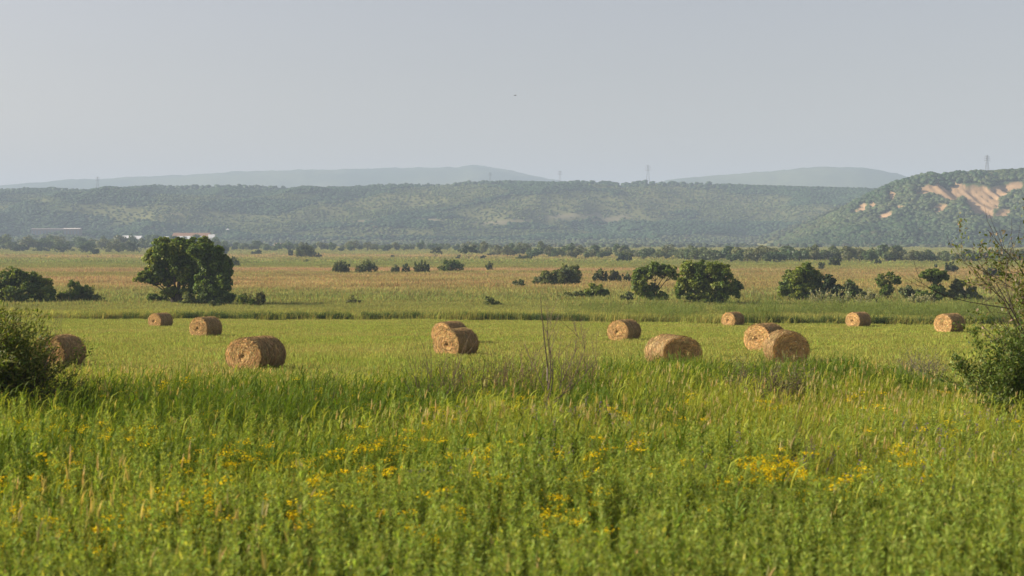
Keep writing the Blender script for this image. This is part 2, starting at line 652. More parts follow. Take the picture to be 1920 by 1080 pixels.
PALE = [(1050, 407, 45, 5, -0.08), (1115, 404, 25, 5, -0.1), (950, 416, 60, 4, -0.06), (800, 412, 45, 4, 0.0), (690, 415, 35, 3, 0.05), (1140, 412, 55, 7, -0.15), (330, 402, 12, 3, 0.0)]


def in_ellipses(u, v, els, wob=None):
    m = np.full(len(u), -1.0)
    for (cx, cyy, a, b, ang) in els:
        dx, dy = u - cx, v - cyy
        ca, sa = math.cos(ang), math.sin(ang)
        q = 1 - ((dx * ca + dy * sa) / a) ** 2 - ((-dx * sa + dy * ca) / b) ** 2
        m = np.maximum(m, q)
    return m


def main_cover(P):
    u, v = pix(P)
    n = fbm(P[:, :2], 0.006, 4, 61)
    pale = np.clip(in_ellipses(u, v, PALE) * 2 + (fbm(P[:, :2], 0.05, 3, 5) - 0.5) * 3, 0, 1)[:, None]
    g = np.clip((n - 0.45) * 5 + in_ellipses(u, v, LIT_PATCHES) * 0.9, 0, 1)[:, None]
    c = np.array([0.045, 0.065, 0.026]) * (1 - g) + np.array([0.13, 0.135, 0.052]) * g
    low = np.clip((30 - P[:, 2]) / 25, 0, 1)[:, None] * 0.6
    c = c * (1 - low) + np.array([0.13, 0.135, 0.055]) * low
    return c * (1 - pale) + np.array([0.21, 0.19, 0.115]) * pale


def fore_cover(P):
    u, v = pix(P)
    sc_ = in_ellipses(u, v, SCARS) + (fbm(P[:, [0, 2]], 0.05, 3, 9) - 0.5) * 0.7
    k = np.clip(sc_ * 3, 0, 1)[:, None]
    streak = (0.6 + 0.8 * fbm(np.stack([P[:, 0] + P[:, 2] * 0.5, P[:, 2] * 0.12], 1), 0.14, 3, 13))[:, None]
    c = np.array([0.06, 0.085, 0.03])
    low = np.clip((6 - P[:, 2]) / 6, 0, 1)[:, None]
    c = c * (1 - low) + np.array([0.16, 0.16, 0.06]) * low
    return c * (1 - k) + np.array([0.34, 0.23, 0.13]) * streak * k


main_hill = grid_mesh('wooded_ridge_hill', np.arange(-2700, 2701, 12.0), np.concatenate([np.arange(1600, 3060, 14.0), np.arange(3060, 4000, 80.0)]), main_z, main_cover, M_HILL)
tag(main_hill, kind='structure')


def fore_z2(x, y):
    z = fore_z(x, y)
    P = np.stack([x, y, z], 1)
    u, v = pix(P)
    q = np.clip(in_ellipses(u, v, SCARS) * 2.5, 0, 1)
    rib = np.abs(fbm(np.stack([x + z * 0.45, z * 0.1], 1), 0.085, 2, 13) - 0.5) * 2
    return z - q * (1.5 + 10.0 * rib)


fore_hill = grid_mesh('landslip_hill', np.arange(300, 1100, 2.6), np.concatenate([np.arange(1600, 2030, 2.6), np.arange(2030, 2600, 40.0)]), fore_z2, fore_cover, M_HILL)
tag(fore_hill, kind='structure')


def far_hill(name, pts, Y, seed):
    wx, wz = profile(pts, Y)

    def z(x, y):
        P = np.stack([x, y], 1)
        H = np.interp(x, wx, wz) + 30
        t = (y - (Y - 1500)) / 1500
        s = np.where(t < 1, smooth(t), 1 - 0.3 * np.clip((y - Y) / 700, 0, 1))
        return -30 + H * s + (fbm(P, 0.0025, 4, seed) - 0.5) * 90 * np.clip(np.sin(np.clip(t, 0, 1) * math.pi), 0, 1) + (fbm(P, 0.03, 2, seed) - 0.5) * 14

    def cov(P):
        g = np.clip((fbm(P[:, :2], 0.003, 4, seed + 3) - 0.4) * 4, 0, 1)[:, None]
        return np.array([0.05, 0.075, 0.03]) * (1 - g) + np.array([0.10, 0.12, 0.05]) * g
    xs_ = np.arange(wx[0], wx[-1], 22.0)
    o = grid_mesh(name, xs_, np.concatenate([np.arange(Y - 1500, Y + 80, 50.0), np.arange(Y + 80, Y + 800, 120.0)]), z, cov, M_HILL)
    return tag(o, kind='structure')


far_hill('distant_hills', [(-500, 352), (0, 348), (60, 344), (130, 338), (165, 336), (180, 338), (240, 332), (330, 329), (450, 323), (560, 320), (640, 318), (700, 316), (760, 315), (800, 315), (860, 314), (890, 310), (915, 313), (960, 321), (1000, 331), (1060, 342), (1120, 356), (1180, 378)], FAR_Y, 71)
far_hill('distant_hills', [(1140, 372), (1200, 350), (1270, 335), (1350, 329), (1440, 322), (1480, 319), (1520, 315), (1550, 313), (1590, 315), (1610, 315), (1640, 322), (1680, 331), (1720, 342), (1800, 350), (2000, 345), (2400, 350)], FAR_Y - 700, 83)

# forest: crowns on the hillsides, one mass
t_ = (1 + 5 ** 0.5) / 2
ICO_V = unit(np.array([[-1, t_, 0], [1, t_, 0], [-1, -t_, 0], [1, -t_, 0], [0, -1, t_], [0, 1, t_], [0, -1, -t_], [0, 1, -t_], [t_, 0, -1], [t_, 0, 1], [-t_, 0, -1], [-t_, 0, 1]], float))
ICO_F = np.array([[0, 11, 5], [0, 5, 1], [0, 1, 7], [0, 7, 10], [0, 10, 11], [1, 5, 9], [5, 11, 4], [11, 10, 2], [10, 7, 6], [7, 1, 8], [3, 9, 4], [3, 4, 2], [3, 2, 6], [3, 6, 8], [3, 8, 9], [4, 9, 5], [2, 4, 11], [6, 2, 10], [8, 6, 7], [9, 8, 1]])


def subdiv(V, Fc):
    V = list(map(tuple, V)); cache = {}; out = []

    def mid(a, b):
        k = (min(a, b), max(a, b))
        if k not in cache:
            p = (np.array(V[a]) + np.array(V[b])); p /= np.linalg.norm(p)
            V.append(tuple(p)); cache[k] = len(V) - 1
        return cache[k]
    for a, b, c in Fc:
        x, y, z = mid(a, b), mid(b, c), mid(c, a)
        out += [[a, x, z], [b, y, x], [c, z, y], [x, y, z]]
    return np.array(V), np.array(out)


ICO1_V, ICO1_F = subdiv(ICO_V, ICO_F)


def crowns(mb, P, r, col, fine=True):
    """rough leafy lumps with uneven outlines"""
    n = len(P)
    IV, IF = (ICO1_V, ICO1_F) if fine else (ICO_V, ICO_F)
    nv = len(IV)
    rad = 1 + rng.uniform(-0.34, 0.30, (n, nv, 1)) * (1.0 if fine else 0.6)
    V = IV[None] * rad * r[:, None, None] * np.array([1, 1, 1.0])
    V[..., 2] *= rng.uniform(0.75, 1.25, (n, 1)) * (0.85 if fine else 0.62)
    V[..., :2] *= rng.uniform(0.9, 1.5, (n, 1, 1)) if fine else 1.3
    V = V + P[:, None, :]
    faces = (np.arange(n)[:, None, None] * nv + IF[None]).reshape(-1, 3)
    c = np.repeat(col[:, None, :], nv, 1) * rng.uniform(0.8, 1.2, (n, nv, 1))
    mb.add(V.reshape(-1, 3), faces, c.reshape(-1, 3))


mbf = MB()
n_try = 120000
x = rng.uniform(-1250, 1350, n_try)
y = rng.uniform(1900, 3030, n_try)
z = main_z(x, y)
P = np.stack([x, y, z], 1)
u, v = pix(P)
dens = fbm(P[:, :2], 0.006, 4, 61)
pale = in_ellipses(u, v, PALE)
high = np.clip((z - 25) / 70, 0, 1)
lit = in_ellipses(u, v, LIT_PATCHES) + (fbm(P[:, :2], 0.012, 3, 62) - 0.5) * 1.6
open_or_lit = (lit > 0.12) | (dens > 0.62) | (z < 4)
keep = (u > -60) & (u < 1990) & (z > BASE - 1) & (pale + rng.uniform(-0.7, 0.4, n_try) < 0.25) & (~open_or_lit | (rng.uniform(size=n_try) < 0.55))
P, op, dn = P[keep], open_or_lit[keep], dens[keep]
r = np.where(op, rng.uniform(1.0, 2.6, len(P)), rng.uniform(2.4, 4.0, len(P)))
P[:, 2] += r * 0.55
c = jitter((0.040, 0.092, 0.030), len(P), 0.08, 0.05)
c = np.where(op[:, None], jitter((0.125, 0.175, 0.05), len(P), 0.10, 0.05), c)  # paler crowns for open ground and for the painted sunlit spurs
crowns(mbf, P, r, c, False)
n_try = 26000
x = rng.uniform(330, 1150, n_try)
y = rng.uniform(1660, 2020, n_try)
z = fore_z2(x, y)
P = np.stack([x, y, z], 1)
u, v = pix(P)
sc_ = in_ellipses(u, v, SCARS) + (fbm(P[:, [0, 2]], 0.05, 3, 9) - 0.5) * 0.7
keep = (u < 2050) & (z > BASE + 0.5) & (sc_ < -0.40)
P = P[keep]
r = rng.uniform(1.5, 4.0, len(P)) * np.where(P[:, 2] < 10, 0.7, 1.0)
P[:, 2] += r * 0.5
g = np.clip((fbm(P[:, :2], 0.012, 3, 77) - 0.42) * 5, 0, 1)[:, None]
c = jitter((0.046, 0.088, 0.028), len(P), 0.20, 0.10) * (1 - g) + jitter((0.088, 0.122, 0.04), len(P), 0.20, 0.10) * g
crowns(mbf, P, r, c)
# bigger crowns standing along the skylines
n = 800
x = rng.uniform(-1250, 1350, n); y = rng.uniform(RIDGE_Y - 60, RIDGE_Y + 5, n)
r = rng.uniform(2.4, 4.6, n) * (0.5 + noise(np.stack([x, y], 1), 0.012, 95))
crowns(mbf, np.stack([x, y, main_z(x, y) + r * 0.7], 1), r, jitter((0.040, 0.085, 0.030), n, 0.10, 0.06))
n = 300
x = rng.uniform(520, 1150, n); y = rng.uniform(FORE_Y - 40, FORE_Y + 5, n)
r = rng.uniform(1.6, 3.4, n) * (0.5 + noise(np.stack([x, y], 1), 0.02, 96))
crowns(mbf, np.stack([x, y, fore_z2(x, y) + r * 0.7], 1), r, jitter((0.042, 0.095, 0.028), n, 0.12, 0.08))
# low scrub along the foot of the hills
n_try = 6000
x = rng.uniform(-900, 950, n_try); y = rng.uniform(1500, 2400, n_try)
keep = (fbm(np.stack([x, y], 1), 0.008, 3, 91) > 0.47)
x, y = x[keep], y[keep]
r = rng.uniform(1.2, 3.6, len(x))
crowns(mbf, np.stack([x, y, np.maximum(np.maximum(gz(x, y), main_z(x, y)), fore_z(x, y)) + r * 0.5], 1), r, jitter((0.075, 0.095, 0.038), len(x), 0.25, 0.12))
forest = mbf.build('hillside_forest', M_LEAF, None, True)
tag(forest, 'dense green wood covering the hazy hills behind the plain', 'forest', kind='stuff')


# ------------------------------------------------------------------ scattered grass (stuff)
def template_collection(name, objs):
    c = bpy.data.collections.new(name)
    for o in objs:
        c.objects.link(o)
    return c


def scatter(name, P, rz, tilt, scl, idx, coll, label, cat):
    me = bpy.data.meshes.new(name)
    n = len(P)
    me.vertices.add(n)
    me.vertices.foreach_set('co', np.asarray(P, np.float32).ravel())
    a = me.attributes.new('rot', 'FLOAT_VECTOR', 'POINT')
    a.data.foreach_set('vector', np.stack([tilt[:, 0], tilt[:, 1], rz], 1).astype(np.float32).ravel())
    a = me.attributes.new('scl', 'FLOAT_VECTOR', 'POINT')
    a.data.foreach_set('vector', np.asarray(scl, np.float32).ravel())
    a = me.attributes.new('idx', 'INT', 'POINT')
    a.data.foreach_set('value', np.asarray(idx, np.int32))
    o = bpy.data.objects.new(name, me)
    COL.objects.link(o)
    ng = bpy.data.node_groups.new(name + '_scatter', 'GeometryNodeTree')
    ng.interface.new_socket('Geometry', in_out='INPUT', socket_type='NodeSocketGeometry')
    ng.interface.new_socket('Geometry', in_out='OUTPUT', socket_type='NodeSocketGeometry')
    gi = ng.nodes.new('NodeGroupInput'); go = ng.nodes.new('NodeGroupOutput')
    iop = ng.nodes.new('GeometryNodeInstanceOnPoints')
    ci = ng.nodes.new('GeometryNodeCollectionInfo')
    ci.inputs['Collection'].default_value = coll
    ci.inputs['Separate Children'].default_value = True
    ci.inputs['Reset Children'].default_value = True

    def named(nm, typ):
        q = ng.nodes.new('GeometryNodeInputNamedAttribute')
        q.data_type = typ
        q.inputs['Name'].default_value = nm
        return [s for s in q.outputs if s.enabled and s.name == 'Attribute'][0]
    er = ng.nodes.new('FunctionNodeEulerToRotation')
    ng.links.new(named('rot', 'FLOAT_VECTOR'), er.inputs[0])
    ng.links.new(gi.outputs[0], iop.inputs['Points'])
    ng.links.new(ci.outputs[0], iop.inputs['Instance'])
    iop.inputs['Pick Instance'].default_value = True
    ng.links.new(named('idx', 'INT'), iop.inputs['Instance Index'])
    ng.links.new(er.outputs[0], iop.inputs['Rotation'])
    ng.links.new(named('scl', 'FLOAT_VECTOR'), iop.inputs['Scale'])
    ng.links.new(iop.outputs[0], go.inputs[0])
    md = o.modifiers.new('scatter', 'NODES')
    md.node_group = ng
    tag(o, label, cat, kind='stuff')
    return o


WIND = 0.15       # azimuth the grass leans to: right, slightly away


def frustum_points(n, y0, y1, margin, power=1.0):
    """points over the strip of ground the photograph sees, evenly per area"""
    out_x, out_y = [], []
    y = np.sqrt(rng.uniform(y0 ** 2, y1 ** 2, n)) if power == 1.0 else y0 + (y1 - y0) * rng.uniform(0, 1, n)
    x = rng.uniform(-1, 1, n) * (0.365 * y + margin)
    return x, y


def put(x, y, dz=0.0):
    return np.stack([x, y, ground_z(x, y) + dz], 1)


G_BRIGHT = (0.35, 0.385, 0.045)
G_MID = (0.215, 0.265, 0.030)
G_DARK = (0.05, 0.105, 0.026)
TAN = (0.44, 0.36, 0.15)


def t_grass(seed_heads=6, n=60, h=(0.45, 0.85), col=G_BRIGHT, w=(0.008, 0.018), rad=0.55):
    mb = MB()
    b = np.stack([rng.normal(0, rad * 0.5, n), rng.normal(0, rad * 0.5, n), np.full(n, -0.03)], 1)
    hh = rng.uniform(*h, n)
    ribbons(mb, b, hh, WIND + rng.normal(0, 0.9, n), rng.uniform(0.1, 0.75, n), rng.uniform(*w, n), jitter(col, n, 0.28, 0.16), 3, 0.25)
    if seed_heads:
        k = seed_heads
        b = np.stack([rng.normal(0, rad * 0.5, k), rng.normal(0, rad * 0.5, k), np.zeros(k)], 1)
        hs = rng.uniform(h[1] * 0.85, h[1] * 1.25, k)
        az = WIND + rng.normal(0, 0.5, k)
        bd = rng.uniform(0.05, 0.25, k)
        ribbons(mb, b, hs, az, bd, np.full(k, 0.006), jitter((0.30, 0.27, 0.10), k), 3)
        tipp = b + np.stack([np.cos(az) * hs * bd * 0.75, np.sin(az) * hs * bd * 0.75, hs * (0.86 - 0.25 * bd)], 1)
        for q in range(3):
            ribbons(mb, tipp + rng.normal(0, 0.008, (k, 3)), rng.uniform(0.07, 0.14, k), az + rng.normal(0, 0.6, k), rng.uniform(0.1, 0.5, k), rng.uniform(0.010, 0.020, k), jitter(TAN, k, 0.18, 0.1), 3, 0, tip=0.3, belly=0.6)
    return mb


def t_reed(n=5, h=(0.75, 1.15), col=G_MID):
    mb = MB()
    for i in range(n):
        b0 = np.array([rng.normal(0, 0.28), rng.normal(0, 0.28), -0.03])
        H = rng.uniform(*h)
        az0 = WIND + rng.normal(0, 0.4)
        ribbons(mb, b0[None], np.array([H]), np.array([az0]), np.array([0.12]), np.array([0.014]), jitter(col, 1), 4)
        k = rng.integers(6, 10)
        tt = np.linspace(0.22, 0.97, k)
        p = b0[None] + np.stack([np.cos(az0) * H * 0.12 * tt ** 1.8, np.sin(az0) * H * 0.12 * tt ** 1.8, H * tt * 0.97], 1)
        az = np.where(np.arange(k) % 2 == 0, WIND, WIND + 0.9) + rng.normal(0, 0.75, k)
        az = np.where(rng.uniform(size=k) < 0.25, az + math.pi, az)
        ribbons(mb, p, rng.uniform(0.32, 0.55, k), az, rng.uniform(0.55, 1.15, k), rng.uniform(0.016, 0.032, k), jitter(col, k, 0.20, 0.08), 4, 0.42, tip=0.05, belly=0.5)
    return mb


def t_herb(h=(0.55, 1.05), col=(0.19, 0.25, 0.042), nst=4, nl=190):
    """bushy column of small leaves on upright stems"""
    mb = MB()
    for i in range(nst):
        b0 = np.array([rng.normal(0, 0.26), rng.normal(0, 0.26), -0.03])
        H = rng.uniform(*h)
        lean = rng.normal(0, 0.06, 2) + np.array([0.05, 0])
        ribbons(mb, b0[None], np.array([H]), np.array([math.atan2(lean[1], lean[0])]), np.array([0.08]), np.array([0.012]), jitter((0.13, 0.17, 0.045), 1), 3)
        t = rng.uniform(0.12, 1.0, nl) ** 0.8
        az = rng.uniform(0, 2 * math.pi, nl)
        rr = (0.012 + 0.065 * (1 - t) ** 0.55) * rng.uniform(0.3, 1.0, nl)
        p = b0[None] + np.stack([lean[0] * t * H + np.cos(az) * rr, lean[1] * t * H + np.sin(az) * rr, H * t * 1.02], 1)
        ax = np.stack([np.cos(az), np.sin(az), rng.uniform(0.5, 2.4, nl)], 1)
        nr = np.stack([np.cos(az) * -0.6, np.sin(az) * -0.6, np.ones(nl)], 1) + rng.normal(0, 0.45, (nl, 3))
        leaves(mb, p, nr, rng.uniform(0.011, 0.022, nl), np.where((t > 0.72)[:, None], jitter((0.31, 0.385, 0.085), nl, 0.2, 0.1), jitter(col, nl, 0.25, 0.12)), 3.2, axis=ax)
    return mb


def t_flower(col=(0.80, 0.58, 0.015), h=(0.75, 1.12), nst=4, flat=True):
    mb = MB()
    for i in range(nst):
        b0 = np.array([rng.normal(0, 0.22), rng.normal(0, 0.22), -0.03])
        H = rng.uniform(*h)
        ribbons(mb, b0[None], np.array([H]), np.array([WIND]), np.array([0.1]), np.array([0.010]), jitter(G_MID, 1), 3)
        top = b0 + np.array([0.1 * H, 0.015, H * 0.96])
        nl = 24
        t = rng.uniform(0.2, 0.9, nl); az = rng.uniform(0, 2 * math.pi, nl)
        p = b0 + np.stack([0.1 * H * t ** 1.8 + np.cos(az) * 0.06, np.sin(az) * 0.06, H * t], 1)
        leaves(mb, p, np.stack([np.cos(az) * -0.3, np.sin(az) * -0.3, np.ones(nl)], 1), rng.uniform(0.02, 0.035, nl), jitter(G_MID, nl), 3.0, axis=np.stack([np.cos(az), np.sin(az), 0.3 * np.ones(nl)], 1))
        k = 34
        if flat:
            q = np.stack([rng.normal(0, 0.055, k), rng.normal(0, 0.055, k), rng.normal(0, 0.018, k)], 1)
        else:
            q = np.stack([rng.normal(0, 0.02, k), rng.normal(0, 0.02, k), rng.uniform(-0.16, 0.06, k)], 1)
        leaves(mb, top + q, np.stack([rng.normal(0, 0.5, k), rng.normal(0, 0.5, k), np.ones(k)], 1), rng.uniform(0.016, 0.032, k), jitter(col, k, 0.18, 0.08), 1.1)
    return mb


def variants(name, fn, copies, mat, **kw):
    return [fn(**kw).build(name, mat, link=False) for _ in range(copies)]


def scatter_points(name, x, y, coll, nvar, smin, smax, label, cat, rot=0.5, zs=None, tilt=0.05):
    n = len(x)
    s = rng.uniform(smin, smax, n)
    scl = np.stack([s, s, s if zs is None else s * zs], 1)
    return scatter(name, put(x, y), rng.normal(0, rot, n), rng.normal(0, tilt, (n, 2)), scl, rng.integers(0, nvar, n), coll, label, cat)


MOWN_NEAR = 58.0


def near_edge(x, y):
    """where the weeds end and the mown field begins, by direction from the track"""
    px = 960 + F * x / np.maximum(y, 1)
    e = np.interp(px, [-300, 150, 480, 640, 960, 1150, 1260, 1400, 1480, 1600, 1690, 1800, 2200], [48, 48, 47, 45, 45, 48, 52, 48, 49, 52, 46, 40, 38])
    return e + 2.0 * (noise(np.stack([x, y], 1), 0.35, 4) - 0.5) * 2


def low_edge(x, y):
    """weeds thin out and get shorter towards the mowing"""
    return 0.38 + 0.62 * smooth((near_edge(x, y) - y) / 9.0)


# base layer of meadow grass in the weedy strip
x, y = frustum_points(15000, 8, 68, 5)
k = y < near_edge(x, y) + rng.normal(0, 1.0, len(x)); x, y = x[k], y[k]
patch = fbm(np.stack([x, y * 1.6], 1), 0.16, 3, 101)
light = patch + rng.normal(0, 0.10, len(x)) > 0.47
c1 = template_collection('grass_light', variants('grass_template', t_grass, 6, M_GRASS, col=G_BRIGHT, seed_heads=2))
c2 = template_collection('grass_deep', variants('grass_template', t_grass, 5, M_GRASS, col=G_MID, seed_heads=0, w=(0.010, 0.022)))
zs = (0.45 + 0.55 * noise(np.stack([x, y], 1), 0.25, 7) + 0.55 * noise(np.stack([x, y * 1.3], 1), 0.9, 8)) * low_edge(x, y)
scatter_points('meadow_grass', x[light], y[light], c1, 6, 0.85, 1.25, 'bright yellow-green wild grass with pale seed heads', 'grass', zs=zs[light])
scatter_points('meadow_grass', x[~light], y[~light], c2, 5, 0.8, 1.15, 'deeper green wild grass between the bright tufts', 'grass', zs=zs[~light])

# drier, tan grass where the weeds meet the mown field
x, y = frustum_points(3600, 34, 60, 4)
k = (y < near_edge(x, y) + 2 + rng.normal(0, 1.8, len(x))) & (rng.uniform(size=len(x)) < np.clip(1 - np.abs(y - near_edge(x, y)) / 9, 0.05, 1)); x, y = x[k], y[k]
c3 = template_collection('grass_dry', variants('grass_template', t_grass, 5, M_GRASS, col=(0.27, 0.24, 0.075), seed_heads=6, n=50, h=(0.28, 0.55)))
scatter_points('dry_grass', x, y, c3, 5, 0.8, 1.2, 'tan seeding grass along the edge of the mown field', 'grass', zs=0.75 + 0.25 * low_edge(x, y))

# broad-leaved reeds
x, y = frustum_points(11500, 15, 60, 4)
n1 = fbm(np.stack([x, y * 1.8], 1), 0.13, 3, 131)
for bx, by_, sx_, sy_ in ((-8.5, 34, 4.0, 2.2), (11.5, 46, 3.0, 3.0), (6.0, 47, 2.5, 2.5), (2.2, 40, 2.5, 2.0), (-4.5, 45, 3.0, 2.0), (15, 36, 3, 2)):
    n1 = n1 + 0.16 * np.exp(-((x - bx) / sx_) ** 2 - ((y - by_) / sy_) ** 2)
k = (y < near_edge(x, y)) & (n1 + rng.normal(0, 0.06, len(x)) > 0.47) & (rng.uniform(size=len(x)) < np.clip((y - 14) / 12, 0, 1)); x, y, n1 = x[k], y[k], n1[k]
deep = n1 > 0.585
c4 = template_collection('reed_light', variants('reed_template', t_reed, 6, M_GRASS, col=(0.30, 0.345, 0.046)))
c5 = template_collection('reed_deep', variants('reed_template', t_reed, 5, M_GRASS, col=(0.115, 0.18, 0.020), h=(0.8, 1.15)))
scatter_points('reeds', x[~deep], y[~deep], c4, 6, 0.75, 1.1, 'light green broad-leaved reed grass bent by the wind', 'reeds', zs=low_edge(x[~deep], y[~deep]) ** 0.7)
scatter_points('reeds', x[deep], y[deep], c5, 5, 0.8, 1.15, 'dark green taller reed clumps in the rough strip', 'reeds', zs=low_edge(x[deep], y[deep]) ** 0.5)

# bushy herbs nearest the camera
x, y = frustum_points(6600, 8, 26, 4)
edge = 17.5 + 0.28 * x + 3.0 * (noise(np.stack([x, y], 1), 0.4, 9) - 0.5) * 2
k = (y < np.clip(edge, 13.5, 23)) | (rng.uniform(size=len(x)) < 0.10); x, y = x[k], y[k]
c6 = template_collection('herbs', variants('herb_template', t_herb, 7, M_GRASS))
scatter_points('wild_herbs', x, y, c6, 7, 0.75, 1.2, 'bushy grey-green herbs along the bottom of the picture', 'herbs', rot=3.0, zs=0.40 + 0.6 * noise(np.stack([x, y], 1), 0.55, 29) + 0.6 * noise(np.stack([x, y], 1), 1.5, 30))
x, y = frustum_points(1700, 20, 58, 4)
k = y < near_edge(x, y); x, y = x[k], y[k]
scatter_points('wild_herbs', x, y, c6, 7, 0.6, 1.0, 'scattered leafy herbs among the tall grass', 'herbs', rot=3.0)

# flowers
x, y = frustum_points(90, 13, 34, 3)                    # strays
fx, fy = [x], [y]
for (px, py, n, sp) in [(120, 965, 30, 1.0), (60, 900, 14, 1.1), (433, 962, 18, 0.5), (560, 945, 12, 0.7), (640, 860, 26, 1.3), (760, 845, 14, 0.9), (880, 850, 16, 1.0), (950, 860, 10, 0.6), (985, 935, 18, 0.8), (1090, 860, 10, 0.8), (1350, 840, 10, 0.9), (1400, 890, 24, 0.8), (1470, 905, 36, 0.6), (1570, 915, 12, 0.7), (1720, 850, 16, 0.7), (1880, 845, 10, 0.7), (300, 830, 14, 1.1), (100, 825, 12, 0.9), (250, 1000, 8, 0.7), (1200, 880, 8, 0.8), (700, 930, 12, 1.0), (330, 900, 12, 1.0), (1150, 945, 8, 0.8)]:
    g_ = ground_at(px, py, 0.85)
    n = max(3, int(n * 0.36))
    fx.append(g_[0] + rng.normal(0, sp, n)); fy.append(g_[1] + rng.normal(0, sp * 1.2, n))
x, y = np.concatenate(fx), np.concatenate(fy)
c7 = template_collection('yellow_flowers', variants('flower_template', t_flower, 5, M_GRASS))
scatter_points('yellow_flowers', x, y, c7, 5, 0.8, 1.15, 'yellow flat-topped wildflowers dotted through the green grass', 'flowers', rot=3.0)
x, y = frustum_points(420, 15, 30, 3)
k = fbm(np.stack([x, y], 1), 0.25, 2, 171) > 0.5; x, y = x[k], y[k]
c8 = template_collection('purple_flowers', variants('flower_template', t_flower, 4, M_GRASS, col=(0.23, 0.16, 0.30), flat=False))
scatter_points('purple_flowers', x, y, c8, 4, 0.7, 1.0, 'dull purple wildflower spikes low in the near grass', 'flowers', rot=3.0)


# mown field
def t_turf(n=150, size=1.0, h=(0.10, 0.24), w=(0.02, 0.04)):
    mb = MB()
    b = np.stack([rng.uniform(-size, size, n), rng.uniform(-size, size, n), np.full(n, -0.02)], 1)
    g = np.exp(rng.normal(0, 0.25, (n, 1))) * np.array([1, 1, 1.0]) * np.exp(rng.normal(0, 0.1, (n, 3)))
    ribbons(mb, b, rng.uniform(*h, n), WIND + rng.normal(0, 1.0, n), rng.uniform(0.1, 0.7, n), rng.uniform(*w, n), np.clip(g, 0.3, 1.7), 2)
    return mb


FIELD_FAR_L, FIELD_FAR_R = 158.0, 132.0


def far_edge(x):
    """where the mown field meets the uncut bank"""
    return np.interp(x, [-60, -10, 6, 22, 60], [FIELD_FAR_L, FIELD_FAR_L - 3, 147, FIELD_FAR_R + 4, FIELD_FAR_R]) + 1.2 * (noise(np.stack([x, 0 * x], 1), 0.2, 8) - 0.5)


x, y = frustum_points(14000, 34, 160, 8)
k = (y > near_edge(x, y) - 3) & (y < far_edge(x)); x, y = x[k], y[k]
c9 = template_collection('turf', variants('turf_template', t_turf, 6, M_FIELD))
nz = noise(np.stack([x, y], 1), 0.2, 12)
scatter_points('mown_grass', x, y, c9, 6, 0.9, 1.2, 'short yellow-green regrowth of the mown hay field', 'grass', rot=3.0, zs=0.6 + 0.7 * nz)


# uncut bank and the plain beyond
def t_tussock(n=90, size=1.2, h=(0.55, 1.1), w=(0.04, 0.09), var=0.16):
    mb = MB()
    b = np.stack([rng.uniform(-size, size, n), rng.uniform(-size, size, n), np.full(n, -0.05)], 1)
    g = np.exp(rng.normal(0, var, (n, 1))) * np.exp(rng.normal(0, 0.10, (n, 3)))
    ribbons(mb, b, rng.uniform(*h, n), WIND + rng.normal(0, 1.0, n), rng.uniform(0.1, 0.6, n), rng.uniform(*w, n), np.clip(g, 0.3, 1.8), 2, tip=0.2)
    return mb


x, y = frustum_points(9000, 128, 215, 10)
k = y > far_edge(x); x, y = x[k], y[k]
c10 = template_collection('bank_grass', variants('bank_template', t_tussock, 6, M_MEADOW, n=120, h=(0.45, 0.95)))
nz = fbm(np.stack([x, y], 1), 0.08, 3, 14)
fr = np.clip(1.25 - (y - far_edge(x)) / 25, 0.8, 1.2)
scatter_points('bank_grass', x, y, c10, 6, 0.8, 1.15, 'tall uncut grass bank behind the mown field', 'grass', rot=0.6, zs=(0.45 + 1.0 * nz) * fr)
# reeds at the far edge of the mowing, coloured dark for the bank's shaded front
x = rng.uniform(-70, 62, 1500)
y = far_edge(x) + np.abs(rng.normal(0, 1.3, len(x)))
k = noise(np.stack([x, 0 * x], 1), 0.07, 19) + rng.normal(0, 0.12, len(x)) > 0.36; x, y = x[k], y[k]
c11 = template_collection('shade_edge_reeds', variants('reed_template', t_reed, 5, M_GRASS, n=9, col=(0.085, 0.135, 0.036), h=(0.6, 0.95)))
scatter_points('shade_edge_reeds', x, y, c11, 5, 0.7, 1.15, 'dark green reeds coloured as the shaded bank front along the far edge of the mown field', 'reeds')

x = rng.uniform(6, 66, 3200)
y = far_edge(x) + rng.uniform(0, 1, len(x)) ** 1.3 * 55
k = (fbm(np.stack([x, y], 1), 0.07, 3, 33) > 0.47) & (rng.uniform(size=len(x)) < np.clip((x - 6) / 18, 0.15, 1)); x, y = x[k], y[k]
c14 = template_collection('bank_weeds', variants('reed_template', t_reed, 5, M_GRASS, n=9, col=(0.165, 0.21, 0.05), h=(0.8, 1.4)))
scatter_points('bank_weeds', x, y, c14, 5, 0.8, 1.3, 'rank green weeds on the right half of the uncut bank', 'weeds', zs=0.45 + 1.0 * noise(np.stack([x, y], 1), 0.25, 35))

x, y = frustum_points(15000, 200, 640, 20)
c12 = template_collection('plain_grass', variants('plain_template', t_tussock, 6, M_MEADOW, n=110, size=2.6, h=(0.35, 0.85), w=(0.10, 0.22)))
scatter_points('plain_grass', x, y, c12, 6, 0.8, 1.3, 'tan and green uncut grass of the wide plain', 'grass', rot=3.0, zs=0.5 + 0.9 * fbm(np.stack([x, y], 1), 0.03, 3, 15))
x, y = frustum_points(9000, 600, 1700, 30)
c13 = template_collection('plain_grass_far', variants('plain_template', t_tussock, 5, M_MEADOW, n=110, size=7.0, h=(0.4, 1.0), w=(0.3, 0.7)))
scatter_points('plain_grass', x, y, c13, 5, 0.8, 1.3, 'far pale grassland reaching the belt of trees', 'grass', rot=3.0, zs=0.4 + 0.9 * fbm(np.stack([x, y], 1), 0.02, 3, 16))


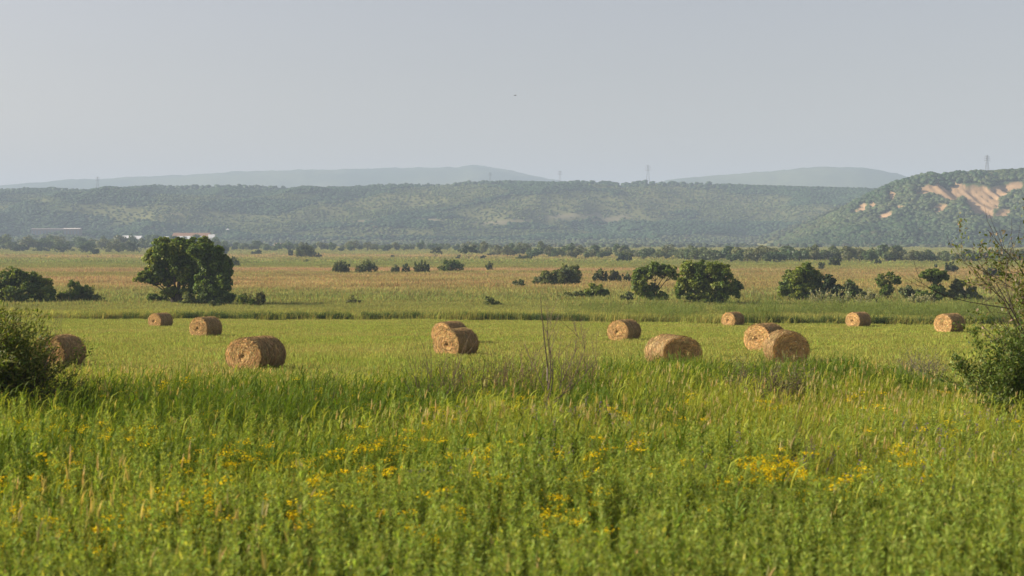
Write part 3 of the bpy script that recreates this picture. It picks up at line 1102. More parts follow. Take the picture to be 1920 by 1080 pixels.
# ------------------------------------------------------------------ hay bales
HAY = (0.49, 0.31, 0.122)
WEATHERED_SHADE = (0.315, 0.215, 0.095)  # roll tone darkened for its shaded side as well as weathering


def bale_parts(seed, half_w=0.82, half_h=0.74, half_l=0.72, shag=1.0):
    """roll, and its two coiled ends; axis along local -Y .. +Y, ends at -Y (front) and +Y"""
    r_ = np.random.default_rng(seed)
    nu, nl = 48, 14
    roll, front, rear = MB(), MB(), MB()

    def sect(a, rr):
        # sagging round section: flattened below
        zz = np.sin(a) * half_h * rr
        xx = np.cos(a) * half_w * rr * (1 + 0.05 * np.clip(-np.sin(a), 0, 1))
        zz = np.where(zz < -half_h * 0.86, -half_h * 0.86 + (zz + half_h * 0.86) * 0.25, zz)
        return xx, zz + half_h * 0.9
    a = np.linspace(0, 2 * math.pi, nu, endpoint=False)
    rows = []
    for i in range(nl + 1):
        t = i / nl
        yl = (-1 + 2 * t) * half_l
        edge = 1 - 0.07 * max(0, abs(2 * t - 1) - 0.8) / 0.2
        lump = 1 + 0.035 * (noise(np.stack([np.cos(a) * 2 + seed, np.sin(a) * 2, np.full(nu, t * 3)], 1), 1.3, seed) - 0.5) * 2
        xx, zz = sect(a, edge * lump)
        rows.append(np.stack([xx, np.full(nu, yl), zz], 1))
    V = np.concatenate(rows)
    fs = [[i * nu + s, i * nu + (s + 1) % nu, (i + 1) * nu + (s + 1) % nu, (i + 1) * nu + s] for i in range(nl) for s in range(nu)]
    col = jitter(WEATHERED_SHADE, len(V), 0.10, 0.05) * 0.8
    roll.add(V, fs, col)
    # loose stalks lying round the roll
    n = int(2600 * shag)
    aa = r_.uniform(0, 2 * math.pi, n)
    yy = r_.uniform(-half_l, half_l, n)
    xx, zz = sect(aa, np.full(n, 1.012) + r_.uniform(0, 0.02, n))
    p = np.stack([xx, yy, zz], 1)
    nr = np.stack([np.cos(aa), r_.normal(0, 0.25, n), np.sin(aa)], 1) + r_.normal(0, 0.13, (n, 3))
    ax = np.stack([-np.sin(aa), r_.normal(0, 0.35, n), np.cos(aa)], 1)
    lay = (0.72 + 0.6 * noise(np.stack([yy * 9, np.cos(aa) * 1.5, np.sin(aa) * 1.5], 1), 1.0, seed))[:, None]
    leaves(roll, p, nr, r_.uniform(0.014, 0.03, n), jitter(WEATHERED_SHADE, n, 0.30, 0.10) * lay, 9.0, 1, axis=ax)
    # ends: domed, coiled, with a slumped hollow off the centre
    for mbx, sgn in ((front, -1), (rear, 1)):
        nr_ = 11
        ring = []
        off = r_.uniform(-0.12, 0.12)
        for j in range(nr_ + 1):
            q = 1 - j / nr_
            xx, zz = sect(a, 0.93 * q * (1 + 0.04 * (noise(np.stack([np.cos(a) * 2, np.sin(a) * 2, np.full(nu, j * 0.9)], 1), 1.5, seed + 7) - 0.5)))
            bulge = 0.05 * (1 - q ** 2) - 0.13 * math.exp(-((q - 0.0) / 0.16) ** 2) + 0.04 * math.sin(j * 2.3)
            zz = zz * q + (half_h * 0.9 + off * 0.3) * (1 - q) if False else zz
            ring.append(np.stack([xx + off * (1 - q) * 0.6, np.full(nu, sgn * (half_l + bulge)) + (noise(np.stack([xx, zz, 0 * xx], 1), 6.0, seed) - 0.5) * 0.10, zz], 1))
        V = np.concatenate(ring)
        # pull inner rings to the middle of the section
        fs = [[i * nu + s, i * nu + (s + 1) % nu, (i + 1) * nu + (s + 1) % nu, (i + 1) * nu + s] for i in range(nr_) for s in range(nu)]
        if sgn > 0:
            fs = [f[::-1] for f in fs]
        mbx.add(V, fs, jitter(HAY, len(V), 0.10, 0.05) * 0.85)
        n = int(1900 * shag)
        q = np.sqrt(r_.uniform(0.005, 1, n))
        aa = r_.uniform(0, 2 * math.pi, n)
        xx, zz = sect(aa, 0.95 * q)
        xx = xx + off * (1 - q) * 0.6
        yy = sgn * (half_l + 0.05 * (1 - q ** 2) - 0.13 * np.exp(-(q / 0.16) ** 2) + 0.015 + r_.uniform(0, 0.045, n))
        nr = np.stack([r_.normal(0, 0.2, n), np.full(n, float(sgn)), r_.normal(0, 0.2, n)], 1)
        ax = np.stack([-np.sin(aa), r_.normal(0, 0.15, n), np.cos(aa) - 0.35], 1) + r_.normal(0, 0.3, (n, 3))
        coil = (0.62 + 0.75 * noise(np.stack([q * 11 + aa / (2 * math.pi) * 1.0, np.cos(aa) * 1.1, np.sin(aa) * 1.1], 1), 1.0, seed + 3))[:, None]
        leaves(mbx, np.stack([xx, yy, zz], 1), nr, r_.uniform(0.016, 0.034, n), jitter(HAY, n, 0.30, 0.10) * coil, 9.0, 1, axis=ax)
    return roll, front, rear


def make_bale(px, vis_base, theta, label, seed, sx=1.0, sz=1.0, hidden=0.16, shag=1.0):
    d0 = ground_at(px, vis_base)
    g = ground_at(px, vis_base + hidden * F / d0[1])
    yaw = -math.radians(theta) - math.atan2(g[0], g[1])
    o = empty('hay_bale', g + np.array([0, 0, -0.03]), label, 'hay bale', 'round hay bales lying on the mown field', yaw)
    roll, front, rear = bale_parts(seed, 0.84 * sx, 0.74 * sz, 0.72 * sx, shag)
    roll.build('roll', [M_HAY, M_STRAW], o, True)
    front.build('coiled_end', [M_HAY, M_STRAW], o, True)
    rear.build('coiled_end', [M_HAY, M_STRAW], o, True)
    return o


make_bale(-22, 664, 42, 'hay bale cut off by the left edge, behind the leaning willow shrub', 1)
make_bale(110, 684, 36, 'hay bale half hidden behind the right side of the leaning willow shrub', 2)
make_bale(301, 611, 45, 'smaller, reddish hay bale left of the next one, below the big round tree', 3, 0.97, 0.94)
make_bale(386, 629, 42, 'pale hay bale standing just below and right of the big round tree', 4, 1.0, 1.05)
make_bale(480, 687, 38, 'shaggy sagging hay bale with straggling straw, nearest on the left half', 5, 1.09, 0.98, shag=1.9)
make_bale(843, 641, 40, 'rear hay bale of the overlapping pair left of the bare sapling', 6)
make_bale(855, 663, 40, 'front hay bale of the overlapping pair left of the bare sapling', 7)
make_bale(1170, 635, 33, 'lone hay bale with a dark hollow in its end, right of the bare sapling', 8)
make_bale(1262, 682, -28, 'broad low hay bale with its end in shade, sunk in the weeds', 9, 1.12, 0.98)
make_bale(1374, 609, 36, 'small far hay bale against the bank below the right pair of trees', 10, 0.95, 0.96)
make_bale(1434, 653, 34, 'rear hay bale with sunlit end, partly covered by the shaded bale', 11, 1.02, 1.08)
make_bale(1474, 676, -16, 'upright round hay bale showing a full dark shaded end', 12, 1.0, 1.06)
make_bale(1609, 611, 40, 'far hay bale by the weedy bank, second from the right', 13, 1.0, 1.0)
make_bale(1780, 620, 38, 'rightmost hay bale, bright coiled end, near the dead branches', 14, 1.06, 1.08)


# ------------------------------------------------------------------ trees and shrubs
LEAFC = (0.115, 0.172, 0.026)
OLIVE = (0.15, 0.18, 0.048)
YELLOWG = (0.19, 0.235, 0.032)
GREYG = (0.135, 0.165, 0.066)
BARK = (0.085, 0.070, 0.055)


def crown_from_lobes(mb, lobes, Y, base, n_leaf, leaf, col, gap=0.42, clump=1.1, depth=0.9, seed=0, col2=None):
    """lobes: (px, py, rx, ry) in the photo at depth Y; each is a real ellipsoid with its own depth offset"""
    r_ = np.random.default_rng(seed + 100)
    vol = np.array([l[2] * l[3] for l in lobes], float)
    vol = vol / vol.sum()
    k = Y / F
    for (lx, ly, rx, ry), share in zip(lobes, vol):
        c = at(lx, ly, Y) - base
        c[1] += r_.uniform(-0.5, 0.5) * rx * k * depth
        R = np.array([rx * k, 0.5 * (rx + ry) * k * depth, ry * k])
        n = int(n_leaf * share * 1.9)
        ns = int(np.clip(n / 45, 5, 26))
        sd = unit(r_.normal(size=(ns, 3)) * np.array([1, 1, 0.9]) + np.array([0, 0, 0.15]))
        sc = sd * r_.uniform(0.35, 1.05, (ns, 1)) ** 0.7
        sr = r_.uniform(0.16, 0.42, ns)
        pick = r_.integers(0, ns, n)
        d = unit(r_.normal(size=(n, 3)))
        p = sc[pick] + d * (sr[pick] * r_.uniform(0.35, 1.12, n) ** 0.6)[:, None]
        core = r_.uniform(size=n) < 0.16
        p = np.where(core[:, None], d * r_.uniform(0.1, 0.8, (n, 1)), p)
        w = c + p * R
        cl = noise(w, 1.6 / clump, seed + 3) * 0.6 + noise(w, 3.6 / clump, seed + 9) * 0.4
        keep = cl > gap - 0.06
        keep &= w[:, 2] > 0.05
        w, dd = w[keep], unit(d + sd[pick] * 0.7)[keep]
        m = len(w)
        if m == 0:
            continue
        nr = dd * 0.8 + np.array([0, 0, 0.35]) + r_.normal(0, 0.6, (m, 3))
        cc = jitter(col, m, 0.22, 0.10)
        if col2 is not None:
            q = (noise(w, 0.8 / clump, seed + 21)[:, None] > 0.55)
            cc = np.where(q, jitter(col2, m, 0.22, 0.10), cc)
        leaves(mb, w, nr, r_.uniform(0.7, 1.3, m) * leaf, cc, 1.5)


def limbs(mb, lobes, Y, base, tr, n_trunks=1, spread=0.3, seed=0, bark=BARK):
    r_ = np.random.default_rng(seed + 500)
    roots = [np.array([r_.uniform(-spread, spread), r_.uniform(-spread, spread) * 0.5, -0.15]) for _ in range(n_trunks)]
    for i, l in enumerate(lobes):
        c = at(l[0], l[1] + l[3] * 0.1, Y) - base
        b = roots[i % n_trunks]
        fork = b + (c - b) * np.array([0.25, 0.25, 0.42]) + r_.normal(0, 0.15, 3)
        pts = [b, b * 0.5 + fork * 0.5 + r_.normal(0, 0.06, 3), fork, fork * 0.45 + c * 0.55 + r_.normal(0, 0.15, 3), c]
        rad = np.array([1.0, 0.8, 0.6, 0.35, 0.12]) * tr * (1.0 if i < n_trunks else 0.75)
        tube(mb, pts, rad, bark, 6)
        for q in range(3):
            e = c + unit(r_.normal(size=3)) * l[2] * Y / F * 0.75
            tube(mb, [pts[3], pts[3] * 0.4 + e * 0.6 + r_.normal(0, 0.1, 3), e], np.array([0.3, 0.18, 0.06]) * tr, bark, 4)


def tree(name, px, base_py, lobes, label, cat, group=None, col=LEAFC, col2=None, leaf=0.26, n=6000, gap=0.42, clump=1.1, tr=0.22, trunks=1, seed=0, spread=0.3, depth=0.9, part='crown'):
    b = ground_at(px, base_py)
    o = empty(name, b, label, cat, group)
    t_mb = MB()
    limbs(t_mb, lobes, b[1], b, tr, trunks, spread, seed)
    t_mb.build('trunk' if cat == 'tree' else 'stems', M_BARK, o)
    c_mb = MB()
    crown_from_lobes(c_mb, lobes, b[1], b, n, leaf, col, gap, clump, depth, seed, col2)
    c_mb.build('crown' if cat == 'tree' else 'foliage', M_LEAF, o)
    return o


GT = 'trees and bushes along the uncut bank'
GM = 'bushes dotted over the middle of the plain'
# big round tree on the left and its close neighbour
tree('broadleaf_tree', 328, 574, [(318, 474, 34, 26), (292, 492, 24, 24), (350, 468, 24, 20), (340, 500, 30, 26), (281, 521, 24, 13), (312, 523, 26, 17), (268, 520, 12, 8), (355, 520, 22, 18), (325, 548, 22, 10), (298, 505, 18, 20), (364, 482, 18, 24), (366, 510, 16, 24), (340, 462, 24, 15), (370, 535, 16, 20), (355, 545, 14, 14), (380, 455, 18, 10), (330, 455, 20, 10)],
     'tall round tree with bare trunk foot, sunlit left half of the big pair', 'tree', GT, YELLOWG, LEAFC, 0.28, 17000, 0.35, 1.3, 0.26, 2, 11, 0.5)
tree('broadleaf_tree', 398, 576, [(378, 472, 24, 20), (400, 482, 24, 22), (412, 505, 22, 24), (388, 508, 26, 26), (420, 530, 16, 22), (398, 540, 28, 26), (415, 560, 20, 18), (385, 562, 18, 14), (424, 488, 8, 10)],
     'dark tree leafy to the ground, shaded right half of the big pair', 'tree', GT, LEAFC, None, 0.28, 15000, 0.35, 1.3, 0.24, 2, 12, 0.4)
tree('bush', 298, 572, [(290, 560, 15, 11), (308, 562, 12, 9)], 'small dark bush at the left foot of the big round tree', 'bush', GT, LEAFC, None, 0.22, 1300, 0.4, 0.8, 0.05, 3, 13)
tree('bush', 356, 577, [(352, 562, 12, 16), (366, 568, 10, 9), (345, 570, 10, 8)], 'pale green bush between the two big trunks', 'bush', GT, (0.13, 0.16, 0.05), None, 0.20, 1100, 0.42, 0.8, 0.05, 3, 14)
tree('bush', 458, 577, [(455, 562, 15, 12), (470, 567, 12, 9)], 'low green bush just right of the big dark tree', 'bush', GT, LEAFC, YELLOWG, 0.22, 1300, 0.42, 0.8, 0.05, 3, 15)
tree('bush', 488, 577, [(480, 566, 14, 14), (490, 560, 10, 14)], 'thin yellowish bush, second to the right of the big dark tree', 'bush', GT, (0.14, 0.14, 0.04), None, 0.20, 700, 0.5, 0.8, 0.04, 3, 16)
tree('bush', 405, 579, [(398, 572, 9, 7), (410, 574, 8, 6)], 'tiny pale bush under the big dark tree', 'bush', GT, (0.13, 0.16, 0.05), None, 0.18, 420, 0.42, 0.6, 0.03, 2, 17)
# left edge thicket
tree('thicket', 40, 572, [(12, 530, 30, 26), (45, 526, 28, 22), (72, 535, 24, 22), (30, 552, 40, 18), (80, 552, 24, 17), (-20, 545, 30, 26), (92, 560, 14, 11)],
     'dense dark thicket at the left edge behind the bank', 'bush', GT, LEAFC, YELLOWG, 0.28, 9500, 0.40, 1.2, 0.12, 5, 18, 1.6)
tree('bush', 146, 571, [(118, 558, 18, 12), (143, 540, 13, 16), (158, 548, 18, 16), (172, 560, 18, 9), (135, 558, 22, 12), (188, 566, 8, 5)],
     'loose spiky bush right of the dark left thicket', 'bush', GT, OLIVE, LEAFC, 0.24, 3600, 0.46, 0.9, 0.08, 4, 19, 1.0)
# right pair of trees
tree('broadleaf_tree', 1226, 568, [(1205, 515, 22, 16), (1228, 508, 22, 14), (1252, 508, 18, 12), (1200, 535, 17, 16), (1218, 545, 18, 16), (1262, 516, 10, 10), (1195, 525, 12, 12), (1228, 558, 18, 10), (1243, 556, 14, 9)],
     'arching tree with a gap under its right side, left of the right pair', 'tree', GT, LEAFC, YELLOWG, 0.26, 7600, 0.40, 1.1, 0.2, 2, 20, 0.5)
tree('broadleaf_tree', 1326, 573, [(1300, 508, 24, 18), (1328, 502, 26, 15), (1352, 514, 22, 20), (1290, 535, 22, 20), (1320, 535, 28, 24), (1350, 540, 26, 22), (1374, 540, 18, 18), (1310, 560, 30, 12), (1345, 562, 22, 10), (1385, 538, 8, 10), (1272, 545, 8, 14)],
     'broad domed tree with several stems, larger of the right pair', 'tree', GT, LEAFC, YELLOWG, 0.27, 11500, 0.40, 1.2, 0.18, 4, 21, 1.3)
tree('bush', 1121, 561, [(1118, 545, 18, 13), (1132, 552, 13, 9), (1104, 552, 11, 9)], 'rounded bright bush left of the arching tree', 'bush', GT, YELLOWG, LEAFC, 0.24, 2100, 0.40, 0.9, 0.06, 3, 22)
tree('bush', 1070, 562, [(1065, 556, 16, 7), (1085, 554, 13, 8), (1050, 558, 9, 5)], 'low flat bush left of the rounded bright bush', 'bush', GT, OLIVE, None, 0.22, 1200, 0.42, 0.8, 0.04, 3, 23)
tree('bush', 1182, 566, [(1180, 556, 12, 10), (1170, 560, 8, 7)], 'dull bush touching the left side of the arching tree', 'bush', GT, GREYG, None, 0.22, 900, 0.44, 0.8, 0.04, 2, 24)
tree('bush', 665, 574, [(660, 564, 10, 10), (672, 568, 9, 7)], 'small wispy bush alone on the bank, middle left', 'bush', GT, (0.12, 0.14, 0.05), None, 0.18, 500, 0.5, 0.7, 0.03, 2, 25)
tree('bush', 925, 578, [(918, 564, 10, 11), (930, 569, 10, 8), (908, 570, 7, 6)], 'low wispy bush on the bank above the pair of bales', 'bush', GT, (0.17, 0.20, 0.06), None, 0.18, 700, 0.42, 0.7, 0.03, 2, 26)
# right thickets
tree('broadleaf_tree', 1502, 563, [(1508, 510, 18, 16), (1490, 522, 22, 18), (1520, 524, 20, 18), (1474, 538, 17, 16), (1502, 545, 28, 16), (1530, 540, 14, 16), (1470, 548, 12, 10)],
     'bushy tree with a peaked top, left end of the right thicket', 'tree', GT, LEAFC, YELLOWG, 0.27, 8200, 0.40, 1.1, 0.14, 3, 27, 1.0)
tree('bush', 1560, 564, [(1555, 530, 16, 14), (1564, 545, 18, 16), (1548, 550, 12, 12), (1572, 553, 10, 10)], 'very dark upright bush beside the peaked bushy tree', 'bush', GT, (0.036, 0.066, 0.018), None, 0.26, 3200, 0.38, 1.0, 0.08, 3, 28)
tree('bush', 1596, 561, [(1594, 536, 13, 12), (1600, 548, 14, 11)], 'mid-green small bush right of the very dark bush', 'bush', GT, GREYG, LEAFC, 0.24, 1700, 0.42, 0.9, 0.06, 2, 29)
tree('bush', 1625, 562, [(1622, 552, 11, 7), (1632, 554, 8, 6)], 'lowest little bush in the gap of the right thicket', 'bush', GT, GREYG, None, 0.22, 650, 0.44, 0.8, 0.04, 2, 30)
tree('broadleaf_tree', 1664, 563, [(1652, 528, 13, 12), (1674, 524, 14, 9), (1668, 516, 9, 7), (1662, 542, 12, 12), (1684, 528, 7, 5), (1655, 552, 8, 6)],
     'small V-shaped tree standing alone behind the second right bale', 'tree', GT, OLIVE, LEAFC, 0.23, 2300, 0.42, 0.9, 0.09, 2, 31)
tree('broadleaf_tree', 1756, 566, [(1752, 512, 20, 8), (1740, 516, 15, 7), (1766, 517, 14, 8), (1755, 525, 14, 7), (1757, 540, 11, 9)],
     'flat-topped umbrella-shaped tree near the right edge', 'tree', GT, LEAFC, None, 0.24, 3600, 0.36, 1.0, 0.14, 1, 32)
tree('bush', 1708, 565, [(1702, 548, 13, 12), (1716, 553, 12, 10)], 'dull bush left of the umbrella-shaped tree', 'bush', GT, GREYG, None, 0.23, 1500, 0.42, 0.8, 0.06, 3, 33)
tree('bush', 1752, 567, [(1735, 556, 16, 10), (1762, 552, 18, 12)], 'dark bush under the umbrella-shaped tree', 'bush', GT, LEAFC, None, 0.23, 2000, 0.40, 0.9, 0.06, 3, 34)
tree('bush', 1806, 566, [(1800, 536, 16, 13), (1818, 550, 20, 13), (1795, 552, 18, 13), (1836, 558, 10, 7)], 'loose grey-green bush right of the umbrella-shaped tree', 'bush', GT, GREYG, OLIVE, 0.24, 3000, 0.45, 0.9, 0.07, 4, 35, 0.8)
# middle of the plain: (px, base, w, h, colour, label)
mid = [
    (640, 514, 40, 26, GREYG, 'leftmost leaning bush of the row across the plain'),
    (688, 513, 47, 25, GREYG, 'wide spreading bush, second of the row across the plain'),
    (742, 513, 19, 17, GREYG, 'left twin of the two small square bushes in the row'),
    (761, 513, 18, 18, (0.06, 0.09, 0.04), 'darker right twin of the two small square bushes in the row'),
    (791, 513, 36, 25, (0.06, 0.09, 0.04), 'squarish bush right of the twin bushes'),
    (846, 511, 54, 25, LEAFC, 'largest bush of the row, sloping off to the right'),
    (917, 509, 16, 19, GREYG, 'small narrow bush at the right end of the row'),
    (974, 541, 28, 21, GREYG, 'small round bush left of the big clump in mid plain'),
    (1126, 531, 32, 29, (0.065, 0.09, 0.035), 'dark upright bush of the trio left of the arching tree'),
    (1153, 531, 30, 27, (0.10, 0.11, 0.05), 'pale middle bush of the trio left of the arching tree'),
    (1177, 531, 22, 20, GREYG, 'smallest right bush of the trio left of the arching tree'),
    (982, 488, 36, 11, (0.06, 0.085, 0.045), 'low flat dark bush near the far belt, centre'),
    (1171, 491, 36, 20, (0.05, 0.085, 0.045), 'dark dome-shaped bush before the far belt, right of centre'),
    (1565, 500, 26, 20, (0.06, 0.09, 0.045), 'round bush on a short stem before the right belt'),
    (1646, 497, 15, 13, (0.06, 0.09, 0.045), 'little round bush, right of the short-stemmed one'),
    (1783, 513, 27, 22, (0.06, 0.09, 0.04), 'round bush above the umbrella-shaped tree'),
    (1862, 523, 43, 26, (0.06, 0.085, 0.045), 'wide low bush near the right edge behind the dead branches'),
    (1541, 508, 11, 18, (0.05, 0.075, 0.035), 'tiny dark shrub right of the peaked bushy tree'),
    (1755, 505, 8, 12, (0.05, 0.075, 0.035), 'tiny shrub just above the umbrella tree crown'),
    (1461, 494, 30, 6, (0.075, 0.095, 0.05), 'long flat scrub patch before the right belt'),
    (438, 500, 24, 18, GREYG, 'small bush right of the big tree crown, on the plain'),
    (573, 484, 44, 26, (0.075, 0.10, 0.05), 'rounded hazy bush before the far belt, left of centre'),
    (545, 480, 12, 16, (0.06, 0.09, 0.05), 'slim hazy bush beside the rounded hazy bush'),
    (597, 484, 12, 10, (0.075, 0.10, 0.05), 'tiny hazy bush at the right foot of the rounded one'),
    (482, 478, 24, 10, (0.075, 0.10, 0.05), 'low hazy bush left of the rounded hazy bush'),
    (420, 477, 18, 20, (0.055, 0.085, 0.045), 'hazy bush showing at the right shoulder of the big tree'),
    (86, 482, 8, 3, (0.05, 0.07, 0.04), 'dark speck of a bush on the left plain'),
    (168, 483, 10, 3, (0.05, 0.07, 0.04), 'faint speck of a bush right of the dark speck'),
    (575, 492, 10, 5, (0.06, 0.08, 0.045), 'tiny tuft-like bush below the rounded hazy bush'),
    (737, 484, 8, 5, (0.07, 0.09, 0.055), 'single tiny bush before the centre of the far belt'),
    (905, 486, 13, 8, (0.065, 0.09, 0.05), 'tiny round bush right of the flat-crowned far tree'),
    (921, 480, 16, 7, (0.085, 0.105, 0.06), 'pale tiny bush behind the tiny round one'),
]
for i, (px, by, w, h, col, lab) in enumerate(mid):
    lob = []
    r_ = np.random.default_rng(900 + i)
    nl = 1 if w < 12 else (3 if w < 30 else 5)
    for q in range(nl):
        fx = (q + 0.5) / nl - 0.5
        hh = h * (1.0 - 1.1 * abs(fx) ** 1.4 * r_.uniform(0.4, 1.3))
        rx = w / (nl + 0.8) * 0.95
        lob.append((px + fx * w * 0.75, by - hh * 0.52, rx * r_.uniform(0.85, 1.1), hh * 0.52))
    Y = ground_at(px, by)[1]
    size = max(0.30, 0.75 * Y / 1422)
    area = w * h * (Y / F) ** 2
    n = int(np.clip(area * 5.0 / size ** 2, 60, 3000))
    tree('bush', px, by, lob, lab, 'bush', GM, col, OLIVE if w > 24 else None, size, n, 0.36, max(0.9, w * Y / F * 0.2), 0.05 + 0.01 * h / 10, 2, 900 + i, part='foliage')
tree('bush', 1066, 537, [(1068, 510, 20, 15), (1058, 520, 20, 15), (1076, 522, 14, 14), (1050, 516, 14, 12)], 'tallest domed bush of the big clump in mid plain', 'bush', GM, OLIVE, GREYG, 0.34, 3800, 0.38, 1.2, 0.12, 3, 951)
tree('bush', 1020, 537, [(1025, 518, 14, 12), (1008, 528, 9, 9), (1030, 531, 16, 8)], 'lower left bush of the big clump in mid plain', 'bush', GM, GREYG, OLIVE, 0.32, 1900, 0.40, 1.1, 0.08, 3, 952)
tree('broadleaf_tree', 879, 486, [(878, 466, 16, 6), (868, 471, 10, 5), (888, 471, 9, 5)], 'flat-crowned far tree with a visible trunk, centre of the plain', 'tree', GM, (0.05, 0.08, 0.04), None, 0.5, 800, 0.36, 1.5, 0.22, 1, 953)
tree('bush', 860, 486, [(860, 481, 6, 4)], 'small bush at the left foot of the flat-crowned far tree', 'bush', GM, (0.06, 0.085, 0.045), None, 0.45, 130, 0.36, 1.5, 0.08, 1, 954)
tree('broadleaf_tree', 818, 484, [(818, 468, 10, 6), (812, 472, 7, 4), (825, 472, 6, 4)], 'small round-crowned far tree left of the flat-crowned one', 'tree', GM, (0.07, 0.095, 0.05), None, 0.5, 420, 0.38, 1.5, 0.18, 1, 955)
# left belt front row, each its own
for i, (px, by, w, h, lab) in enumerate([
        (36, 472, 30, 15, 'first dark round bush of the left far row, by the left edge'),
        (80, 472, 34, 9, 'long low bush, second in the left far row'),
        (117, 474, 42, 18, 'wide dark dome-shaped bush, third in the left far row'),
        (163, 474, 34, 20, 'rounded bush left of the small dark one in the left far row'),
        (178, 478, 20, 12, 'small dark bush in front of the left far row'),
        (213, 475, 42, 24, 'sunlit olive bush left of the big round tree in the far row'),
        (246, 476, 34, 26, 'dark tall bush directly left of the big round tree in the far row')]):
    Y = ground_at(px, by)[1]
    lob = [(px - w * 0.22, by - h * 0.45, w * 0.3, h * 0.46), (px + w * 0.2, by - h * 0.42, w * 0.3, h * 0.44), (px, by - h * 0.6, w * 0.32, h * 0.42)]
    tree('bush', px, by, lob, lab, 'bush', 'bushes of the left far row', (0.055, 0.085, 0.04) if i != 5 else (0.085, 0.10, 0.045), None, 0.7, 620, 0.34, 2.2, 0.15, 2, 970 + i)

# far belt: every tree its own object, copied from a few kinds; leaf colours lightened to suggest haze
protos = []
for i in range(7):
    mb = MB()
    r_ = np.random.default_rng(40 + i)
    h = 1.0
    for q in range(5):
        c = np.array([r_.uniform(-0.34, 0.34), r_.uniform(-0.3, 0.3), r_.uniform(0.38, 0.72)])
        R = np.array([r_.uniform(0.22, 0.36), r_.uniform(0.22, 0.36), r_.uniform(0.22, 0.30)])
        n = 95
        d = unit(r_.normal(size=(n, 3)))
        p = c + d * R * (r_.uniform(0.3, 1, n) ** 0.4)[:, None]
        p[:, 2] = np.maximum(p[:, 2], 0.03)
        leaves(mb, p, d + np.array([0, 0, 0.4]) + r_.normal(0, 0.5, (n, 3)), r_.uniform(0.07, 0.14, n), jitter([(0.085, 0.13, 0.05), (0.105, 0.14, 0.056), (0.15, 0.165, 0.072), (0.075, 0.12, 0.05), (0.12, 0.15, 0.064), (0.09, 0.135, 0.056), (0.13, 0.145, 0.066)][i], n, 0.22, 0.08), 1.4)
    for q in range(3):
        tube(mb, [[0, 0, -0.05], [r_.uniform(-0.1, 0.1), r_.uniform(-0.1, 0.1), 0.25], [r_.uniform(-0.3, 0.3), r_.uniform(-0.2, 0.2), 0.55]], [0.035, 0.025, 0.01], BARK, 4, 1)
    protos.append(mb.build('distant_tree', [M_LEAF, M_BARK], link=False))


def belt(n, pxs, base_fun, h_fun, group, labels):
    for i in range(n):
        px = pxs[i]
        by = base_fun(px)
        b = ground_at(px, by)
        h = h_fun(px) * b[1] / F
        o = random.choice(protos).copy()
        COL.objects.link(o)
        o.location = [float(b[0]), float(b[1]), float(b[2]) - 0.2]
        wf = random.uniform(0.85, 1.35)
        o.scale = (h * wf, h * wf, h)
        o.rotation_euler = (0, 0, random.uniform(0, 6.28))
        tag(o, labels(px, h), 'tree', group)


pxs = np.linspace(1290, 1990, 90) + rng.uniform(-7, 7, 90)
belt(90, pxs, lambda p: 490 + random.uniform(-2.5, 2.5) + (1 if p > 1700 else 0), lambda p: random.uniform(22, 33) * (0.85 if p > 1690 else 1.0), 'trees of the dark belt on the right', lambda p, h: 'dark tree in the unbroken belt crossing the right half of the plain')
pxs = np.linspace(890, 1320, 52) + rng.uniform(-6, 6, 52)
belt(52, pxs, lambda p: 480 + (p - 890) / 430 * 8 + random.uniform(-4, 2), lambda p: random.uniform(16, 28), 'trees of the middle belt', lambda p, h: 'grey-green tree in the soft belt across the centre of the plain')
pxs = np.linspace(400, 930, 62) + rng.uniform(-6, 6, 62)
belt(62, pxs, lambda p: 470.5 + random.uniform(-2, 1.5), lambda p: random.uniform(9, 21), 'hazy trees of the left middle belt', lambda p, h: 'hazy blue-green tree in the thin belt left of centre')
pxs = np.linspace(-20, 410, 62) + rng.uniform(-6, 6, 62)
belt(62, pxs, lambda p: 467.5 + random.uniform(-2, 2.5), lambda p: random.uniform(17, 30), 'hazy trees behind the left far row', lambda p, h: 'hazy blue-green tree in the belt below the white sheds on the left')


# ------------------------------------------------------------------ near shrubs and bare saplings
def grow(mb, p0, d0, length, rad, depth, r_, ends, col, wander=0.18, lift=0.05, kids=(2, 4), leafpts=None, sides=5):
    """a branch that wanders and forks; records twig points for leaves"""
    segs = 5
    pts = [np.array(p0, float)]
    d = np.array(d0, float)
    for s in range(segs):
        d = d + r_.normal(0, wander, 3) + np.array([0, 0, lift])
        d /= np.linalg.norm(d)
        pts.append(pts[-1] + d * length / segs)
    pts = np.array(pts)
    radii = np.linspace(rad, rad * 0.35, segs + 1)
    tube(mb, pts, radii, col, sides if rad > 0.006 else 3)
    if leafpts is not None and depth <= 1:
        for q in range(segs + 1):
            leafpts.append((pts[q], d.copy()))
    if depth > 0:
        for k in range(r_.integers(*kids)):
            t = r_.uniform(0.3, 0.95)
            j = min(int(t * segs), segs - 1)
            f = t * segs - j
            p = pts[j] * (1 - f) + pts[j + 1] * f
            dd = d + r_.normal(0, 0.45, 3)
            dd /= np.linalg.norm(dd)
            grow(mb, p, dd, length * r_.uniform(0.4, 0.65), max(rad * 0.5, 0.0022), depth - 1, r_, ends, col, wander, lift, kids, leafpts, sides)


